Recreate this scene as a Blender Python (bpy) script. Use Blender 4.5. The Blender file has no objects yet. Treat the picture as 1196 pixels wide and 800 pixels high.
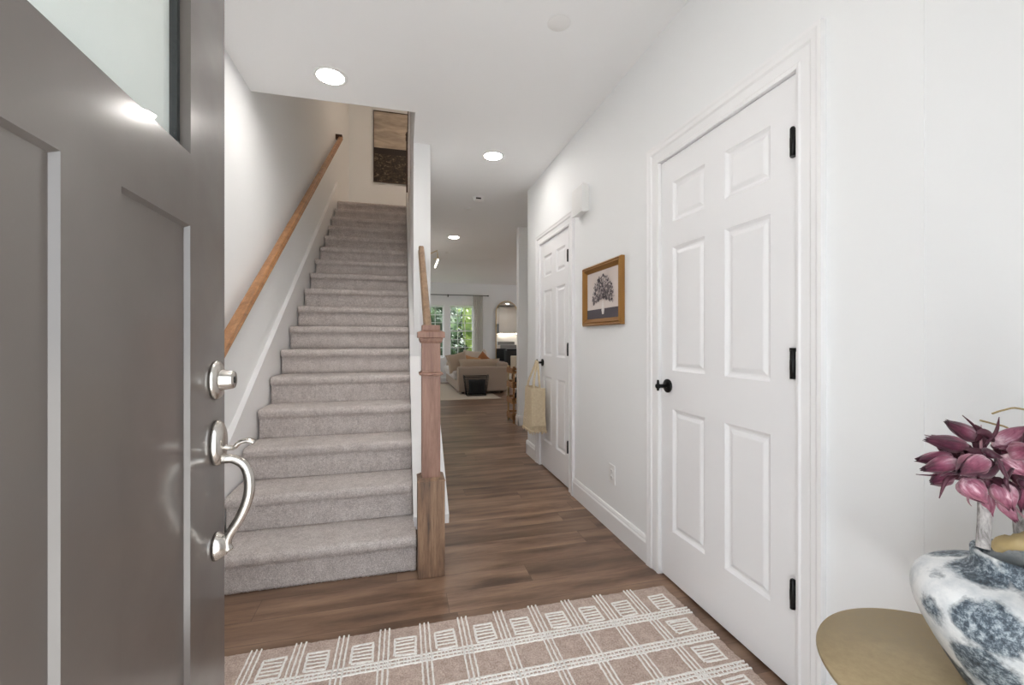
import bpy, bmesh, math, random
from mathutils import Vector, Matrix
random.seed(7)
sc = bpy.context.scene
COL = sc.collection
PI = math.pi

# ------------------------------------------------------------------ camera, world, light, exposure
cd = bpy.data.cameras.new('camera'); cam = bpy.data.objects.new('camera', cd); COL.objects.link(cam)
cam.location = (0, 0, 1.17); cam.rotation_euler = (PI/2, 0, -math.atan(128/500))
cd.sensor_width = 36; cd.lens = 36*500/1196; cd.shift_y = -4/1196; cd.clip_start = 0.02
sc.camera = cam
sc.view_settings.view_transform = 'Standard'; sc.view_settings.look = 'None'
sc.view_settings.gamma = 1; sc.view_settings.use_curve_mapping = False
sc.view_settings.exposure = 0.98
W = bpy.data.worlds.new('world'); sc.world = W; W.use_nodes = True
W.node_tree.nodes['Background'].inputs[0].default_value = (0.87, 0.935, 1.0, 1)
W.node_tree.nodes['Background'].inputs[1].default_value = 2.15
sc.cycles.max_bounces = 12; sc.cycles.diffuse_bounces = 8; sc.cycles.glossy_bounces = 4
sc.cycles.transmission_bounces = 8; sc.cycles.transparent_max_bounces = 12
sc.cycles.use_denoising = True; sc.cycles.sample_clamp_indirect = 8; sc.cycles.caustics_reflective = False; sc.cycles.caustics_refractive = False
CEIL = 2.69
def portal(name, loc, rot, sx, sy):
    l = bpy.data.lights.new(name, 'AREA'); l.shape = 'RECTANGLE'; l.size = sx; l.size_y = sy
    l.cycles.is_portal = True
    o = bpy.data.objects.new(name, l); COL.objects.link(o); o.location = loc; o.rotation_euler = rot
portal('doorway_portal', (0.11, -0.02, 1.02), (PI/2, 0, 0), 0.92, 2.05)          # faces into the house (+Y)
portal('window_portal', (1.17, 11.95, 1.38), (-PI/2, 0, 0), 1.5, 1.5)
LAMP = 58.0
sun = bpy.data.lights.new('sun', 'SUN'); sun.energy = 13; sun.angle = .02; sun.color = (1, 1, 1)
so = bpy.data.objects.new('sun', sun); COL.objects.link(so); so.rotation_euler = Vector((-.8, .04, -.8)).to_track_quat('-Z', 'Y').to_euler()
LAMP_COL = (1.0, 0.95, 0.90)

# ------------------------------------------------------------------ helpers
def tag(o, label=None, cat=None, group=None, kind=None):
    if label: o['label'] = label
    if cat: o['category'] = cat
    if group: o['group'] = group
    if kind: o['kind'] = kind
    return o
def thing(name, label=None, cat=None, loc=(0,0,0), rz=0, group=None, kind=None):
    o = bpy.data.objects.new(name, None); COL.objects.link(o); o.empty_display_size = .05
    o.location = loc; o.rotation_euler = (0, 0, rz)
    return tag(o, label, cat, group, kind)
def obj(name, bm, m, parent=None, smooth=False, bevel=0, seg=2, label=None):
    me = bpy.data.meshes.new(name)
    bm.normal_update()
    bm.to_mesh(me); bm.free()
    for x in (m if isinstance(m, (list, tuple)) else [m]): me.materials.append(x)
    if smooth: me.shade_smooth()
    o = bpy.data.objects.new(name, me); COL.objects.link(o)
    if parent is not None: o.parent = parent
    if bevel:
        b = o.modifiers.new('bevel', 'BEVEL'); b.width = bevel; b.segments = seg; b.limit_method = 'ANGLE'; b.angle_limit = math.radians(40)
    if label: o['label'] = label
    return o
def struct(name, bm, m, parent=None, **k):
    o = obj(name, bm, m, parent, **k)
    if parent is None: o['kind'] = 'structure'
    return o
def box(bm, x0, x1, y0, y1, z0, z1, mi=0):
    vs = [bm.verts.new(p) for p in ((x0,y0,z0),(x1,y0,z0),(x1,y1,z0),(x0,y1,z0),(x0,y0,z1),(x1,y0,z1),(x1,y1,z1),(x0,y1,z1))]
    fs = [(0,3,2,1),(4,5,6,7),(0,1,5,4),(1,2,6,5),(2,3,7,6),(3,0,4,7)]
    for f in fs:
        g = bm.faces.new([vs[i] for i in f]); g.material_index = mi
    return vs
def B(*bs):
    bm = bmesh.new()
    for b in bs: box(bm, *b)
    return bm
def extrude_profile(bm, pts, axis, a0, a1, mi=0):
    """closed 2-D profile pts extruded along axis. axis x: pts=(y,z); y: pts=(x,z); z: pts=(x,y)"""
    def mk(p, a):
        return {'x': (a, p[0], p[1]), 'y': (p[0], a, p[1]), 'z': (p[0], p[1], a)}[axis]
    A = [bm.verts.new(mk(p, a0)) for p in pts]; C = [bm.verts.new(mk(p, a1)) for p in pts]
    n = len(pts)
    for i in range(n):
        f = bm.faces.new((A[i], A[(i+1) % n], C[(i+1) % n], C[i])); f.material_index = mi
    for L in (A[::-1], C):
        f = bm.faces.new(L); f.material_index = mi
    bmesh.ops.recalc_face_normals(bm, faces=bm.faces)
def tube(bm, pts, r, n=12, cap=True, mi=0):
    pts = [Vector(p) for p in pts]; R = r if isinstance(r, (list, tuple)) else [r]*len(pts)
    rings = []; up = None
    for i, p in enumerate(pts):
        t = (pts[min(i+1, len(pts)-1)] - pts[max(i-1, 0)]).normalized()
        if up is None:
            up = Vector((0,0,1)) if abs(t.z) < .9 else Vector((1,0,0))
        a = t.cross(up).normalized(); up = a.cross(t).normalized()
        rings.append([bm.verts.new(p + (a*math.cos(2*PI*k/n) + up*math.sin(2*PI*k/n))*R[i]) for k in range(n)])
    for i in range(len(rings)-1):
        for k in range(n):
            f = bm.faces.new((rings[i][k], rings[i][(k+1) % n], rings[i+1][(k+1) % n], rings[i+1][k])); f.material_index = mi; f.smooth = True
    if cap:
        f = bm.faces.new(rings[0][::-1]); f.material_index = mi
        f = bm.faces.new(rings[-1]); f.material_index = mi
    return rings
def lathe(bm, prof, n=32, c=(0,0,0), axis='z', sx=1, sy=1, mi=0, caps=True):
    rings = []
    for r, z in prof:
        ring = []
        for k in range(n):
            a = 2*PI*k/n; p = (r*math.cos(a)*sx, r*math.sin(a)*sy, z)
            if axis == 'x': p = (p[2], p[0], p[1])
            if axis == 'y': p = (p[0], p[2], p[1])
            ring.append(bm.verts.new((p[0]+c[0], p[1]+c[1], p[2]+c[2])))
        rings.append(ring)
    for i in range(len(rings)-1):
        for k in range(n):
            f = bm.faces.new((rings[i][k], rings[i][(k+1) % n], rings[i+1][(k+1) % n], rings[i+1][k])); f.smooth = True; f.material_index = mi
    if caps:
        for rr in (rings[0][::-1], rings[-1]):
            f = bm.faces.new(rr); f.material_index = mi
    bmesh.ops.recalc_face_normals(bm, faces=bm.faces)
    return rings
def smooth_path(pts, k=6):
    P = [Vector(p) for p in pts]; out = []
    for i in range(len(P)-1):
        p0 = P[max(i-1,0)]; p1 = P[i]; p2 = P[i+1]; p3 = P[min(i+2, len(P)-1)]
        for j in range(k):
            t = j/k
            out.append(.5*((2*p1) + (-p0+p2)*t + (2*p0-5*p1+4*p2-p3)*t*t + (-p0+3*p1-3*p2+p3)*t**3))
    out.append(P[-1]); return out

# ------------------------------------------------------------------ materials
class N:
    def __init__(s, name):
        s.m = bpy.data.materials.new(name); s.m.use_nodes = True; s.t = s.m.node_tree
        s.b = s.t.nodes['Principled BSDF']
    def n(s, typ, **k):
        x = s.t.nodes.new('ShaderNode'+typ)
        for a, v in k.items():
            if a.startswith('i_'):
                key = a[2:]; key = int(key) if key.isdigit() else key.replace('_', ' ')
                if hasattr(v, 'is_output') or isinstance(v, bpy.types.NodeSocket): s.t.links.new(v, x.inputs[key])
                else: x.inputs[key].default_value = v
            else: setattr(x, a, v)
        return x
    def math(s, op, a, b=0.0, c=None):
        k = {'i_0': a, 'i_1': b}
        if c is not None: k['i_2'] = c
        return s.n('Math', operation=op, **k).outputs[0]
    def link(s, a, b): s.t.links.new(a, b)
    def coord(s, scale=(1,1,1), rot=(0,0,0), loc=(0,0,0), kind='Object'):
        tc = s.n('TexCoord'); mp = s.n('Mapping'); s.link(tc.outputs[kind], mp.inputs[0])
        mp.inputs['Scale'].default_value = scale; mp.inputs['Rotation'].default_value = rot; mp.inputs['Location'].default_value = loc
        return mp.outputs[0]
    def noise(s, vec, scale, detail=4, rough=.5, dist=0):
        return s.n('TexNoise', i_Vector=vec, i_Scale=scale, i_Detail=detail, i_Roughness=rough, i_Distortion=dist).outputs['Fac']
    def ramp(s, fac, stops, interp='LINEAR'):
        r = s.n('ValToRGB'); s.link(fac, r.inputs[0]); cr = r.color_ramp; cr.interpolation = interp
        while len(cr.elements) > len(stops): cr.elements.remove(cr.elements[-1])
        while len(cr.elements) < len(stops): cr.elements.new(.5)
        for e, (p, c) in zip(cr.elements, stops):
            e.position = p; e.color = (c[0], c[1], c[2], 1) if not isinstance(c, (int, float)) else (c, c, c, 1)
        return r.outputs[0]
    def mix(s, f, a, b, mode='MIX'):
        x = s.n('Mix', data_type='RGBA', blend_type=mode)
        for sock, v in ((x.inputs[0], f), (x.inputs[6], a), (x.inputs[7], b)):
            if isinstance(v, bpy.types.NodeSocket): s.link(v, sock)
            elif isinstance(v, (int, float)): sock.default_value = v
            else: sock.default_value = (v[0], v[1], v[2], 1)
        return x.outputs[2]
    def bump(s, h, strength=.3, dist=.002):
        b = s.n('Bump', i_Strength=strength, i_Distance=dist, i_Height=h); s.link(b.outputs[0], s.b.inputs['Normal'])
    def set(s, **k):
        for a, v in k.items():
            i = s.b.inputs[a.replace('_', ' ')]
            if isinstance(v, bpy.types.NodeSocket): s.link(v, i)
            elif isinstance(v, tuple) and len(v) == 3: i.default_value = (*v, 1)
            else: i.default_value = v
        return s
def lin(r, g, b):
    f = lambda v: ((v/255+.055)/1.055)**2.4 if v/255 > .04045 else v/255/12.92
    return (f(r), f(g), f(b))
def plain(name, c, rough=.5, metal=0, bump=None, **k):
    x = N(name); x.set(Base_Color=c, Roughness=rough, Metallic=metal, **k)
    if bump: x.bump(x.noise(x.coord(), bump[0], 3), bump[1], bump[2])
    return x.m
def paint(name, c, rough):
    x = N(name); n = x.noise(x.coord(), 1.3, 3)
    x.set(Base_Color=x.mix(n, tuple(v*.985 for v in c), tuple(min(1, v*1.01) for v in c)), Roughness=rough)
    x.bump(x.noise(x.coord(), 260, 2), .06, .001); return x.m
def emis(name, c, s):
    x = N(name); x.set(Base_Color=c, Emission_Color=c, Emission_Strength=s); return x.m
def wood(name, c1, c2, c3, axis='z', rough=.45, sc_=1.0, contrast=1.0):
    x = N(name)
    st = {'x': (1.6, 16, 16), 'y': (16, 1.6, 16), 'z': (16, 16, 1.6)}[axis]
    v = x.coord(tuple(a*sc_ for a in st))
    n1 = x.noise(v, 1.4, 6, .6, .9); n2 = x.noise(v, 7, 4, .7, .2)
    f = x.math('ADD', x.math('MULTIPLY', n1, .7), x.math('MULTIPLY', n2, .3))
    x.set(Base_Color=x.ramp(f, [(.5-.18/contrast, c3), (.5, c1), (.5+.16/contrast, c2)]), Roughness=rough)
    x.bump(n2, .15, .001); return x.m

M = {}
M['wall'] = paint('wall_paint', (.868, .88, .884), .65)
M['ceil'] = paint('ceiling_paint', (.915, .92, .925), .8)
M['trim'] = plain('trim_paint', (.88, .88, .885), .35)
M['doorw'] = plain('door_paint', (.87, .87, .88), .38)
M['black'] = plain('black_metal', (.012, .012, .012), .32, .6)
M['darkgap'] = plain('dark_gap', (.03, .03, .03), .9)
M['nickel'] = plain('satin_nickel', (.62, .59, .55), .27, 1)
M['gold'] = plain('gilt', (.36, .18, .05), .34, .6, (120, .25, .001))
M['goldlt'] = plain('brass', (.72, .55, .30), .3, 1)
M['plastic'] = plain('white_plastic', (.85, .85, .84), .35)
M['stone'] = plain('white_countertop', (.75, .74, .72), .25)
M['cab'] = plain('cabinet_paint', (.70, .67, .62), .4)
x = N('door_taupe')
n = x.noise(x.coord((1,1,.25)), 3, 5)
x.set(Base_Color=x.mix(n, (.098, .084, .076), (.114, .098, .088)), Roughness=x.ramp(x.noise(x.coord(), 9, 4), [(.3, .30), (.7, .42)]))
x.b.inputs['Coat Weight'].default_value = 1.0; x.b.inputs['Coat Roughness'].default_value = .16; x.b.inputs['Specular IOR Level'].default_value = .2
# thin scuff scratches on the paint
v = x.coord((14, 1, 1.5)); w = x.noise(v, 4.0, 6, .6, 1.5)
x.bump(x.noise(x.coord(), 120, 2), .05, .001); M['taupe'] = x.m
# -- plank floor (planks run across the hall, along X)
x = N('plank_floor')
tc = x.n('TexCoord'); sep = x.n('SeparateXYZ', i_0=tc.outputs['Object']); X, Y = sep.outputs[0], sep.outputs[1]
PW, PL = .1495, 1.22
ry = x.math('DIVIDE', x.math('ADD', Y, .108), PW); row = x.math('FLOOR', ry); fy = x.math('SUBTRACT', ry, row)
wr = x.n('TexWhiteNoise', noise_dimensions='1D', i_W=row).outputs[0]
rx = x.math('ADD', x.math('DIVIDE', X, PL), x.math('MULTIPLY', wr, 7.31)); cl = x.math('FLOOR', rx); fx = x.math('SUBTRACT', rx, cl)
idv = x.n('CombineXYZ', i_0=row, i_1=cl)
wid = x.n('TexWhiteNoise', noise_dimensions='3D', i_Vector=idv.outputs[0])
idn = wid.outputs[0]
gv = x.n('CombineXYZ', i_0=x.math('ADD', x.math('MULTIPLY', X, 1.5), x.math('MULTIPLY', idn, 37)), i_1=x.math('ADD', x.math('MULTIPLY', Y, 9), x.math('MULTIPLY', idn, 91)))
g1 = x.noise(gv.outputs[0], 1.25, 4, .5, .25); g2 = x.noise(gv.outputs[0], 8, 5, .7, .3)
gf = x.math('ADD', x.math('MULTIPLY', g1, .75), x.math('MULTIPLY', g2, .25))
base = x.ramp(gf, [(.32, lin(86, 64, 50)), (.45, lin(120, 94, 76)), (.57, lin(144, 116, 95)), (.72, lin(166, 138, 115))])
tint = x.ramp(idn, [(0, (.74, .73, .72)), (.4, (.95, .94, .93)), (.8, (1.12, 1.12, 1.12)), (1, (1.5, 1.52, 1.52))])
colr = x.mix(1.0, base, tint, 'MULTIPLY')
ey = x.math('MINIMUM', fy, x.math('SUBTRACT', 1, fy)); ex = x.math('MINIMUM', fx, x.math('SUBTRACT', 1, fx))
seam = x.math('MAXIMUM', x.math('LESS_THAN', ey, .008), x.math('LESS_THAN', ex, .001))
x.set(Base_Color=x.mix(x.math('MULTIPLY', seam, .5), colr, (.03, .02, .015)), Roughness=x.ramp(g2, [(.3, .28), (.7, .40)]))
x.b.inputs['Specular IOR Level'].default_value = .5
x.bump(x.math('SUBTRACT', x.math('MULTIPLY', g2, .5), seam), .12, .0015); M['floor'] = x.m
# -- carpet
x = N('grey_carpet')
a = x.noise(x.coord(), 230, 3, .8); b_ = x.noise(x.coord(), 14, 5, .7); c_ = x.noise(x.coord(), 70, 3, .8)
f = x.math('ADD', x.math('MULTIPLY', a, .62), x.math('ADD', x.math('MULTIPLY', b_, .18), x.math('MULTIPLY', c_, .2)))
x.set(Base_Color=x.ramp(f, [(.36, lin(158, 148, 145)), (.5, lin(211, 201, 196)), (.62, lin(246, 240, 236))]), Roughness=1.0)
x.b.inputs['Sheen Weight'].default_value = .15; x.bump(f, 1.0, .008); M['carpet'] = x.m
x = N('rug_beige')
a = x.noise(x.coord(), 190, 3, .8); b_ = x.noise(x.coord(), 30, 3)
x.set(Base_Color=x.ramp(x.math('ADD', x.math('MULTIPLY', a, .75), x.math('MULTIPLY', b_, .25)), [(.35, lin(166, 142, 130)), (.5, lin(200, 179, 166)), (.65, lin(226, 210, 198))]), Roughness=1)
x.bump(a, .9, .006); M['rug'] = x.m
x = N('rug_cream'); a = x.noise(x.coord(), 210, 3, .8)
x.set(Base_Color=x.ramp(a, [(.3, lin(222, 216, 208)), (.55, lin(252, 250, 246))]), Roughness=1); x.bump(a, .5, .003); M['cream'] = x.m
M['newel'] = wood('newel_wood', lin(148, 112, 96), lin(168, 132, 114), lin(118, 86, 72), 'z', .5)
M['newelbase'] = wood('newel_base_wood', lin(132, 103, 82), lin(160, 130, 104), lin(86, 72, 62), 'z', .5, .8, 1.5)
M['rail'] = wood('rail_wood', lin(146, 118, 92), lin(166, 138, 110), lin(112, 88, 66), 'y', .45)
M['oak'] = wood('oak_handrail', lin(168, 120, 78), lin(190, 142, 98), lin(132, 90, 58), 'y', .35)
M['darkwood'] = plain('dark_stained_wood', lin(70, 48, 36), .4)
M['rackwood'] = wood('rack_wood', lin(165, 120, 78), lin(190, 145, 98), lin(130, 88, 52), 'x', .6)
x = N('straw'); v = x.coord(); wv = x.n('TexWave', i_Vector=v, i_Scale=95.0, i_Distortion=2.0, bands_direction='Z').outputs['Fac']
nn = x.noise(v, 60, 3)
x.set(Base_Color=x.ramp(x.math('ADD', x.math('MULTIPLY', wv, .5), x.math('MULTIPLY', nn, .5)), [(.2, lin(200, 178, 142)), (.6, lin(234, 216, 184)), (.9, lin(246, 234, 208))]), Roughness=.9)
x.bump(wv, .6, .003); M['straw'] = x.m
x = N('gold_table'); v = x.coord((1, 1, 1)); n = x.noise(v, 60, 4, .7)
x.set(Base_Color=x.ramp(n, [(.3, lin(158, 140, 108)), (.7, lin(176, 158, 124))]), Roughness=x.ramp(n, [(.3, .34), (.7, .5)]), Metallic=.4)
x.bump(n, .15, .001); M['goldtop'] = x.m
# -- vase: white glaze with blue-black patches
x = N('vase_glaze'); v = x.coord()
big = x.noise(v, 9.5, 3, .55, .3)
vor = x.n('TexVoronoi', i_Vector=v, i_Scale=11.0); vd = vor.outputs['Distance']
fine = x.math('ADD', x.math('MULTIPLY', x.noise(v, 46, 6, .85, .12), .65), x.math('MULTIPLY', x.noise(v, 120, 3, .8), .35))
mask = x.ramp(x.math('ADD', vd, x.math('MULTIPLY', x.math('SUBTRACT', x.noise(v, 26, 5, .7), .5), .5)), [(.50, 1.0), (.62, 0.0)])
ink = x.ramp(fine, [(.40, lin(42, 52, 62)), (.49, lin(84, 97, 108)), (.55, lin(150, 162, 170)), (.66, lin(216, 222, 225))])
white = x.ramp(x.noise(v, 20, 5, .7), [(.35, lin(205, 211, 214)), (.6, lin(236, 238, 238))])
x.set(Base_Color=x.mix(mask, white, ink), Roughness=.45); x.bump(fine, .35, .003); M['vase'] = x.m
x = N('petal'); v = x.coord(); n = x.noise(x.coord((150, 150, 14)), 1.0, 4, .6, .4); n2 = x.noise(x.coord(), 30, 3); zz = x.n('SeparateXYZ', i_0=x.n('TexCoord').outputs['Object']).outputs[2]
ff = x.math('ADD', x.math('MULTIPLY', n, .45), x.math('ADD', x.math('MULTIPLY', n2, .35), x.math('SUBTRACT', .20, x.math('MULTIPLY', zz, 5.0))))
x.set(Base_Color=x.ramp(ff, [(.30, lin(70, 26, 44)), (.43, lin(128, 64, 86)), (.52, lin(158, 98, 118)), (.63, lin(222, 190, 198))]), Roughness=.42)
x.b.inputs['Sheen Weight'].default_value = .15; x.bump(n, .3, .002); M['petal'] = x.m
M['petald'] = plain('dark_petal', lin(78, 36, 50), .6)
M['petall'] = plain('pale_petal', lin(178, 134, 144), .5, 0, (60, .3, .002))
x = N('bark'); n = x.noise(x.coord((1,1,.4)), 60, 5, .7, 1); x.set(Base_Color=x.ramp(n, [(.35, lin(110, 106, 104)), (.6, lin(196, 192, 190))]), Roughness=.8); x.bump(n, .8, .004); M['bark'] = x.m
M['driftgold'] = plain('dried_golden_leaf', lin(172, 152, 108), .6, 0, (50, .5, .004))
x = N('glass'); x.set(Base_Color=(1,1,1), Roughness=0.0); x.b.inputs['Transmission Weight'].default_value = 1; x.b.inputs['IOR'].default_value = 1.45; M['glass'] = x.m
x = N('window_pane')   # thin pane: mostly clear with a little mirror reflection
t = x.n('BsdfTransparent'); g = x.n('BsdfGlossy', i_Roughness=0.0); fr = x.n('Fresnel', i_IOR=1.45); mx = x.n('MixShader')
geo = x.n('NewGeometry'); ff = x.math('MULTIPLY', fr.outputs[0], x.math('SUBTRACT', 1, geo.outputs['Backfacing'])); x.link(ff, mx.inputs[0]); x.link(t.outputs[0], mx.inputs[1]); x.link(g.outputs[0], mx.inputs[2])
x.link(mx.outputs[0], x.t.nodes['Material Output'].inputs[0]); M['pane'] = x.m
x = N('pale_fill_glass'); d_ = x.n('BsdfDiffuse', i_Color=(.86, .90, .87, 1)); t_ = x.n('BsdfTranslucent', i_Color=(.86, .90, .87, 1)); mx = x.n('MixShader', i_0=.35)  # pale scattering glass, added so the door light looks bright
x.link(d_.outputs[0], mx.inputs[1]); x.link(t_.outputs[0], mx.inputs[2]); x.link(mx.outputs[0], x.t.nodes['Material Output'].inputs[0]); M['pale_fill'] = x.m
M['mirror'] = plain('mirror_glass', (.9, .9, .9), .0, 1)
M['rubber'] = plain('glazing_gasket', (.025, .028, .028), .7, 0, (90, .8, .002))
M['sofa'] = plain('sofa_linen', lin(168, 153, 140), .95, 0, (300, .4, .002))
M['seatc'] = plain('seat_linen', lin(190, 184, 180), .95, 0, (300, .4, .002))
M['rust'] = plain('rust_cushion', lin(160, 104, 66), .9)
M['sand'] = plain('sand_cushion', lin(178, 160, 142), .95)
M['paleC'] = plain('pale_cushion', lin(208, 196, 184), .95)
M['lamp'] = emis('lamp_diffuser', LAMP_COL, LAMP)
M['tubelamp'] = emis('glass_tube_lamp', (1, .93, .82), 4)
M['ledstrip'] = emis('under_cabinet_light', (1, .88, .72), 14)
x = N('foliage'); tcn = x.n('ObjectInfo'); n = x.noise(x.coord(), 2.2, 3)
x.set(Base_Color=x.ramp(n, [(.35, (.006, .016, .005)), (.55, (.018, .042, .012)), (.7, (.05, .085, .02))]), Roughness=.6); M['leaf'] = x.m
x = N('sun_painted_foliage'); n = x.noise(x.coord(), 2.5, 3)
x.set(Base_Color=x.ramp(n, [(.35, (.06, .10, .02)), (.6, (.19, .25, .05))]), Roughness=.6); M['leaf2'] = x.m  # brighter leaf copy: the sunlit look is put into the colour
M['bounce_ground'] = plain('bounce_paving', (.50, .49, .47), .9, 0, (12, .3, .003))  # unseen ground made pale to bounce light up onto the ceiling
M['grass'] = plain('lawn', (.06, .10, .03), 1)
M['concrete'] = plain('porch_concrete', (.55, .54, .52), .9, 0, (40, .3, .003))
M['sheer'] = N('sheer').set(Base_Color=(.85, .83, .80), Roughness=.9).m
x = N('sheer_cloth'); d_ = x.n('BsdfDiffuse', i_Color=(.85, .83, .80, 1)); t_ = x.n('BsdfTranslucent', i_Color=(.9, .88, .85, 1)); p_ = x.n('BsdfTransparent'); m1 = x.n('MixShader', i_0=.6); m2 = x.n('MixShader', i_0=.25)
x.link(d_.outputs[0], m1.inputs[1]); x.link(t_.outputs[0], m1.inputs[2]); x.link(m1.outputs[0], m2.inputs[1]); x.link(p_.outputs[0], m2.inputs[2]); x.link(m2.outputs[0], x.t.nodes['Material Output'].inputs[0]); M['sheer'] = x.m
M['appl'] = plain('stainless', (.25, .25, .25), .3, .8)
M['screen'] = plain('black_glass', (.01, .01, .01), .1)

# ------------------------------------------------------------------ room shell
fl = B((-3.6, 6.3, .0, 11.9, -.12, 0)); struct('floor', fl, M['floor'])
struct('ground', B((-30, 30, -30, -.0, -.20, -.13)), M['bounce_ground'])
struct('ground_back', B((-30, 30, 11.9, 45, -.6, -.5)), M['grass'])
struct('porch', B((-2.0, 2.6, -1.8, -.001, -.125, -.02)), M['concrete'])  # unseen porch, made pale to bounce daylight indoors
XR = 1.245; XL = -.90; WS = .085; YE = 3.40; TOP2 = 5.53
# ceiling slab with the stairwell left open
struct('ceiling', B((-1.05, 1.36, 0, 2.94, CEIL, 3.07), (.085, 2.3, 2.94, 4.21, CEIL, 3.07), (.085, 6.3, 4.21, 12.05, CEIL, 3.07), (-3.6, .085, 8.05, 12.05, CEIL, 3.07)), M['ceil'])
# left wall of entry and stairs, both storeys
struct('wall_left', B((-1.05, XL, 0, 8.05, 0, TOP2)), M['wall'])
# right wall with two door openings; the near stretch past the faint corner sits a little back
D1 = (1.12, 1.882); D2 = (3.08, 3.80); DH = 2.045; T = .115
struct('wall_right', B((XR+.0015, XR+T, .0, .77, 0, CEIL), (XR, XR+T, .77, D1[0]-.02, 0, CEIL), (XR, XR+T, D1[0]-.02, D1[1]+.02, DH+.012, CEIL), (XR, XR+T, D1[1]+.02, D2[0]-.02, 0, CEIL),
    (XR, XR+T, D2[0]-.02, D2[1]+.02, DH+.012, CEIL), (XR, XR+T, D2[1]+.02, 4.21, 0, CEIL)), M['wall'])
struct('wall_closet', B((2.2, 2.3, 0, 4.1, 0, CEIL), (XR+T, 2.2, -.05, .0, 0, CEIL)), M['wall'])
struct('wall_kitchen', B((XR+T, 6.3, 4.10, 4.21, 0, CEIL)), M['wall'])
# wall between stair and hall: full height from YE, knee part handled by the stair
struct('wall_stair', B((WS, .213, YE, 8.05, 0, CEIL), (WS, .213, 2.94, 4.95, 3.07, TOP2)), M['wall'])
struct('wall_landing', B((XL, .085, 7.9, 8.05, CEIL, TOP2), (.085, 2.0, 7.9, 8.05, 3.07, TOP2), (1.9, 2.0, 2.9, 7.9, 3.07, TOP2), (XL, 1.9, 2.85, 2.94, 3.07, TOP2), (XL, .085, 7.9, 8.05, 0, CEIL)), M['wall'])
struct('ceiling_upstairs', B((-1.05, 2.05, 2.8, 8.05, TOP2, TOP2+.1)), M['ceil'])
struct('floor_upstairs', B((.213, 1.9, 4.95, 7.9, 3.07, 3.10), (XL, .085, 6.40, 7.9, 2.75, 3.085), (.085, .213, 4.95, 7.9, 3.07, 3.10)), M['carpet'])
struct('wall_front', B((-1.05, -.37, -.1, 0, 0, 3.07), (-.37, 1.36, -.1, 0, 2.07, 3.07), (.575, 1.36, -.1, 0, 0, 2.07)), M['wall'])
struct('wall_stub', B((1.525, 2.5, 5.585, 5.70, 0, CEIL)), M['wall'])
FY = 11.7
WX0, WX1, WZ0, WZ1 = .42, 1.92, .66, 2.10
struct('wall_far', B((-3.6, WX0, FY, FY+.15, 0, CEIL), (WX1, 6.3, FY, FY+.15, 0, CEIL), (WX0, WX1, FY, FY+.15, 0, WZ0), (WX0, WX1, FY, FY+.15, WZ1, CEIL)), M['wall'])
# living room side walls, each with an unseen window opening added for daylight
struct('wall_living_left', B((-3.75, -3.6, 8.0, 8.8, 0, CEIL), (-3.75, -3.6, 10.6, 11.85, 0, CEIL), (-3.75, -3.6, 8.8, 10.6, 0, .7), (-3.75, -3.6, 8.8, 10.6, 2.1, CEIL), (-3.6, -1.05, 7.95, 8.05, 0, CEIL)), M['wall'])
struct('wall_living_right', B((6.3, 6.45, 4.1, 8.2, 0, CEIL), (6.3, 6.45, 10.2, 11.85, 0, CEIL), (6.3, 6.45, 8.2, 10.2, 0, .7), (6.3, 6.45, 8.2, 10.2, 2.1, CEIL)), M['wall'])
portal('left_window_portal', (-3.8, 9.7, 1.4), (0, -PI/2, 0), 1.4, 1.8)
portal('right_window_portal', (6.5, 9.2, 1.4), (0, PI/2, 0), 1.4, 2.0)

# baseboards
def bb_prof(x0, s):   # profile in (x, z), s = direction the board stands off
    return [(x0, 0), (x0+s*.016, 0), (x0+s*.016, .105), (x0+s*.011, .115), (x0+s*.011, .122), (x0+s*.006, .135), (x0, .138)]
def baseboard(name, axis, at, s, a0, a1):
    bm = bmesh.new(); p = bb_prof(at, s)
    extrude_profile(bm, p, 'y' if axis == 'y' else 'x', a0, a1); struct(name, bm, M['trim'])
CW = .095; CT = .017
baseboard('baseboard_right', 'y', XR, -1, D1[1]+.02+CW-.012, D2[0]-.02-CW+.012)
baseboard('baseboard_right_far', 'y', XR, -1, D2[1]+.02+CW-.012, 4.21+.014)
baseboard('baseboard_right_near', 'y', XR, -1, .77, D1[0]-.02-CW+.012)
baseboard('baseboard_corner', 'x', 4.21, 1, XR-.016, 2.2)
baseboard('baseboard_stub', 'x', 5.585, -1, 1.525-.014, 2.5)
baseboard('baseboard_stub_end', 'y', 1.525, -1, 5.585-.016, 5.70)
baseboard('baseboard_far', 'x', FY, -1, -3.5, 6.2)
baseboard('baseboard_hall_left', 'y', .213, 1, YE, 8.04)
baseboard('baseboard_left', 'y', XL, 1, .02, 2.14)

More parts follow.
